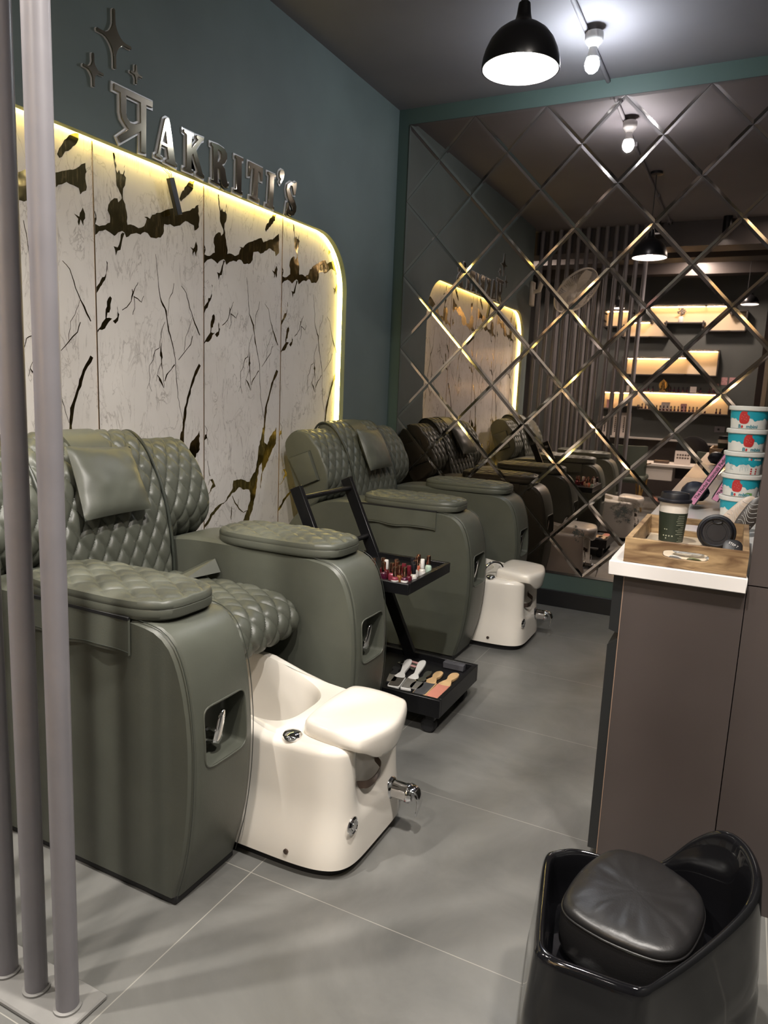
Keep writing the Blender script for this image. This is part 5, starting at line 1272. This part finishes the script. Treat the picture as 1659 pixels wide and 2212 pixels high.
# nail desk with brass legged stools
YD = -.35
t = thing('nail_desk', (1.40, YD, 0), 'cream nail desk with an open drawer bay reflected in the mirror', 'desk')
MB().rbox((1.06, YD-.22, .515), (1.95, YD+.20, .545), .003, 1).build('desktop', M['shelfwhite'], t)
MB().rbox((1.08, YD-.20, .36), (1.42, YD+.185, .515), .003, 1).build('drawer_box', M['shelfwhite'], t)
db = MB(); db.rbox((1.66, YD-.20, .36), (1.93, YD+.185, .515), .003, 1); db.build('drawer_box', M['shelfwhite'], t)
MB().box((1.42, YD-.20, .36), (1.66, YD-.185, .515)).build('bay_back', M['dark'], t, False)
for (x, y) in ((1.12, YD-.17), (1.12, YD+.15), (1.90, YD-.17), (1.90, YD+.15)): MB().tube([(x, y, .36), (x+(-.03 if x < 1.5 else .03), y, .002)], .011, 10).build('leg', M['brass'], t)
def stool(x, y, lab):
    t = thing('brass_stool', (x, y, 0), lab, 'stool', 'green velvet chairs with brass legs')
    MB().rbox((x-.20, y-.20, .36), (x+.20, y+.20, .43), .03, 3).build('seat', M['nailgreen'], t)
    b = []
    for h in (.43, .60, .74, .75):
        b.append([Vector((x + .21*math.cos(a), y + .19*math.sin(a), h)) for a in [PI*(.12+.76*k/20) for k in range(21)]] + [Vector((x + .17*math.cos(a), y + .15*math.sin(a), h)) for a in [PI*(.88-.76*k/20) for k in range(21)]])
    MB().loft(b, True, True, True).build('backrest', M['nailgreen'], t)
    MB().tube([(x-.21, y-.15, .55), (x-.215, y+.05, .56), (x-.20, y+.12, .56)], .008, 8).build('arm_rail', M['brass'], t); MB().tube([(x+.21, y-.15, .55), (x+.215, y+.05, .56), (x+.20, y+.12, .56)], .008, 8).build('arm_rail', M['brass'], t)
    for sx in (-1, 1):
        for sy in (-1, 1): MB().tube([(x+sx*.14, y+sy*.14, .36), (x+sx*.18, y+sy*.18, .002)], .010, 10).build('leg', M['brass'], t)
stool(.98, YD+.42, 'green velvet chair with brass legs at the left end of the nail desk'); stool(1.86, YD+.42, 'green velvet chair with brass legs at the right end of the nail desk')
t = thing('desk_chair', (1.55, YD-.48, 0), 'black padded desk chair behind the nail desk', 'chair')
bk = MB(); bk.lathe([(.001, -.03), (.15, -.03), (.185, -.015), (.185, .015), (.15, .03), (.001, .03)], (1.55, YD-.60, .68), 36, 'Y'); bk.build('backrest', M['blackleather'], t)
MB().lathe([(.001, .40), (.19, .40), (.21, .43), (.19, .46), (.001, .46)], (1.55, YD-.42, 0), 32).build('seat', M['blackleather'], t)
MB().tube([(1.55, YD-.42, .40), (1.55, YD-.42, .03)], .025, 12).build('post', M['chrome'], t); MB().tube([(1.55, YD-.55, .44), (1.55, YD-.65, .50), (1.55, YD-.64, .66)], .012, 10).build('back_bar', M['chrome'], t)
MB().lathe([(.20, .0005), (.20, .012), (.03, .03)], (1.55, YD-.42, 0), 28).build('foot_disc', M['chrome'], t)
t = thing('colour_card', (1.50, YD+.02, .5455), 'white nail colour sample card standing on the nail desk', 'card')
mt = Matrix.Translation((1.50, YD+.05, .546)) @ Matrix.Rotation(math.radians(12), 4, 'X'); MB().rbox((-.085, -.002, .002), (.085, .002, .155), .001, 1, 0, mt).build('board', M['chart'], t)
for i in range(5):
    for j in range(2):
        mb = MB(); mb.lathe([(.011, 0), (.009, .003), (.001, .0035)], (0, 0, 0), 14, 'Y'); mb.v = [tuple(mt @ Vector((v[0]-.056+.028*i, v[1]+.0021, v[2]+.108-.034*j))) for v in mb.v]; mb.build('sample_dot', M['rust'], t)
small('folded_towel', MB().rbox((1.20, YD-.05, .5456), (1.36, YD+.10, .575), .008, 2), M['rust'], 'dark folded cloth lying on the nail desk', 'towel')
# wall fan on the end of the left wall
def fan():
    b = Vector((.0, 1.02, 2.27)); t = thing('wall_fan', b, 'ivory wall fan fixed to the end of the left wall, seen in the mirror', 'fan')
    MB().rbox((.0005, .965, 2.16), (.035, 1.075, 2.40), .012, 3).build('wall_plate', M['fan'], t)
    MB().tube([(.03, 1.02, 2.30), (.09, 1.03, 2.31), (.12, 1.05, 2.40)], .022, 12).build('arm', M['fan'], t)
    hc = in_mirror(1247, 628, 1.16); ax = (in_mirror(1247, 628, 1.16)-in_mirror(1207, 590, 1.06)).normalized()
    rot = ax.to_track_quat('Z', 'X').to_matrix().to_4x4(); mt = Matrix.Translation(hc) @ rot
    def put(mb, nm, m, par=t): mb.v = [tuple(mt @ Vector(v)) for v in mb.v]; return mb.build(nm, m, par)
    put(MB().lathe([(.001, -.17), (.045, -.168), (.058, -.155), (.060, -.06), (.050, -.045), (.001, -.045)], (0, 0, 0), 28), 'motor_housing', M['fan'])
    cg = MB(); R0 = .255
    def prof(k, s): return [(.035+(R0-.035)*u, s*(.055*(1-u**2.5))) for u in (0, .2, .4, .6, .8, .92, 1.0)]
    for i in range(72):
        a = 2*PI*i/72
        for s in (1, -1): cg.tube([(r*math.cos(a+.25*r/R0*s), r*math.sin(a+.25*r/R0*s), z) for r, z in prof(0, s)], .0016, 4)
    for r, z in ((R0, .006), (R0, -.006), (R0, 0)): cg.tube([(r*math.cos(2*PI*k/48), r*math.sin(2*PI*k/48), z) for k in range(48)], .0042, 6, closed=True)
    for s in (1, -1):
        cg.tube([(.16*math.cos(2*PI*k/48), .16*math.sin(2*PI*k/48), s*.041) for k in range(48)], .002, 5, closed=True)
    cage = put(cg, 'guard', M['fan'])
    put(MB().lathe([(.001, .050), (.036, .052), (.040, .058), (.030, .063), (.001, .064)], (0, 0, 0), 28), 'badge', M['fan'], cage)
    for i in range(3):
        bl = MB(); a0 = 2*PI*i/3; vs = []; 
        for u in range(7):
            r = .03+.20*u/6; w = .5*math.sin(PI*(.18+.7*u/6))
            for k in range(5): a = a0 + w*(k/4-.5)*1.7; vs.append(Vector((r*math.cos(a), r*math.sin(a), .022*(k/4-.5))))
        bl.add(vs, [(u*5+k, u*5+k+1, u*5+k+6, u*5+k+5) for u in range(6) for k in range(4)]); put(bl, 'blade', M['fan'])
fan()
# ceiling beams, tracks and lamps of the far side
struct('trim_8', MB().box((-.6, .50, 2.72), (3.2, .80, CH-.001)), M['beam'])
struct('trim_9', MB().box((-.6, -.55, 2.80), (3.2, -.25, CH-.001)), M['beam'])
struct('trim_10', MB().box((-.6, -1.25, 2.76), (3.2, -1.05, CH-.001)), M['beam'])
tag(MB().rbox((.9, .18, 2.84), (3.0, .22, 2.865), .003, 1).build('lighting_track', M['bmetal'], None), 'black lighting track under the ceiling on the far side of the salon', 'lighting track')
def bat(x): struct('wall_left_batten', MB().rbox((x, -1.598, 0), (x+.028, -1.55, CH-.001), .002, 1), M['pole'])
for k in range(9): bat(-.34+.062*k)
grp = 'pendant lamps over the nail desk'
pendant(.52, -.95, 2.36, .085, 'black pendant lamp before the left end of the topmost niche', grp=grp, bulb='bulbhot'); pendant(1.98, -.95, 2.38, .095, 'black pendant lamp before the right end of the topmost niche', grp=grp)
def disc_lamp(x, y, z, r, lab, m='discwhite'):
    t = thing('ceiling_lamp', (x, y, z), lab, 'ceiling light', 'round ceiling lamps of the salon')
    MB().lathe([(r, 0), (r*1.04, -.006), (r*1.04, -.026), (r*.98, -.030), (r*.95, -.028)], (x, y, z-.0005), 36, cap1=False).build('rim', M['white'], t)
    MB().lathe([(r*.95, -.028), (.001, -.029)], (x, y, z-.0005), 36, cap0=False).build('diffuser', M[m], t)
def spot(x, y, lab, m='bulbhot'):
    t = thing('ceiling_spotlight', (x, y, CH), lab, 'spotlight', 'ceiling spotlights of the salon')
    MB().lathe([(.040, 0), (.040, -.15), (.036, -.15), (.034, -.135)], (x, y, CH-.001), 28, cap1=False).build('housing', M['bmetal'], t)
    MB().lathe([(.034, -.132), (.020, -.128), (.001, -.127)], (x, y, CH-.001), 24, cap0=False).build('lens', M[m], t)
# ------------------------------------------------------------------ light
spot(1.15, 1.05, 'black cylinder ceiling spotlight above the middle of the aisle'); spot(1.75, .90, 'black cylinder ceiling spotlight over the right side of the aisle'); spot(.62, .42, 'black cylinder ceiling spotlight behind the pole screen')
M['discwhite'] = mat('lamp_diffuser', (1, 1, 1), .5, emit=(1, .92, .84), estr=200)
disc_lamp(1.43, -.80, CH, .11, 'round white ceiling lamp before the middle niche, seen in the mirror'); disc_lamp(2.55, .95, CH, .11, 'added fill light disc on the ceiling over the partition corner'); disc_lamp(-.35, .25, CH, .11, 'added fill light disc on the ceiling behind the pole screen')  # last two discs are added to brighten the room, no such fixtures known
def lamp(kind, name, loc, power, col, size=.04, target=None, spot=None, blend=.6):
    l = bpy.data.lights.new(name, kind); l.energy = power; l.color = col
    if kind in ('POINT', 'SPOT'): l.shadow_soft_size = size
    if kind == 'AREA': l.size = size
    if kind == 'SPOT': l.spot_size = math.radians(spot); l.spot_blend = blend
    o = bpy.data.objects.new(name, l); COL.objects.link(o); o.location = loc
    if target is not None: o.rotation_euler = (Vector(target)-Vector(loc)).to_track_quat('-Z', 'Y').to_euler()
    return o
W_ = (1, .93, .84); Cc_ = (.84, .91, 1.0)
lamp('SPOT', 'light_screen_spot', (.62, .42, CH-.160), 78, (1, .94, .86), .02, (.95, 1.15, 0), 95, .8)
lamp('SPOT', 'light_aisle_spot', (1.75, .90, CH-.160), 84, (1, .95, .88), .03, (1.35, 1.7, 0), 120, .9)
w = bpy.data.worlds.new('world'); SC.world = w; w.use_nodes = True
w.node_tree.nodes['Background'].inputs[0].default_value = (.03, .03, .035, 1)
SC.cycles.use_denoising = True
SC.cycles.max_bounces = 12; SC.cycles.glossy_bounces = 6; SC.cycles.diffuse_bounces = 5; SC.cycles.transmission_bounces = 6
SC.cycles.sample_clamp_indirect = 6.0
SC.view_settings.exposure = 1.15
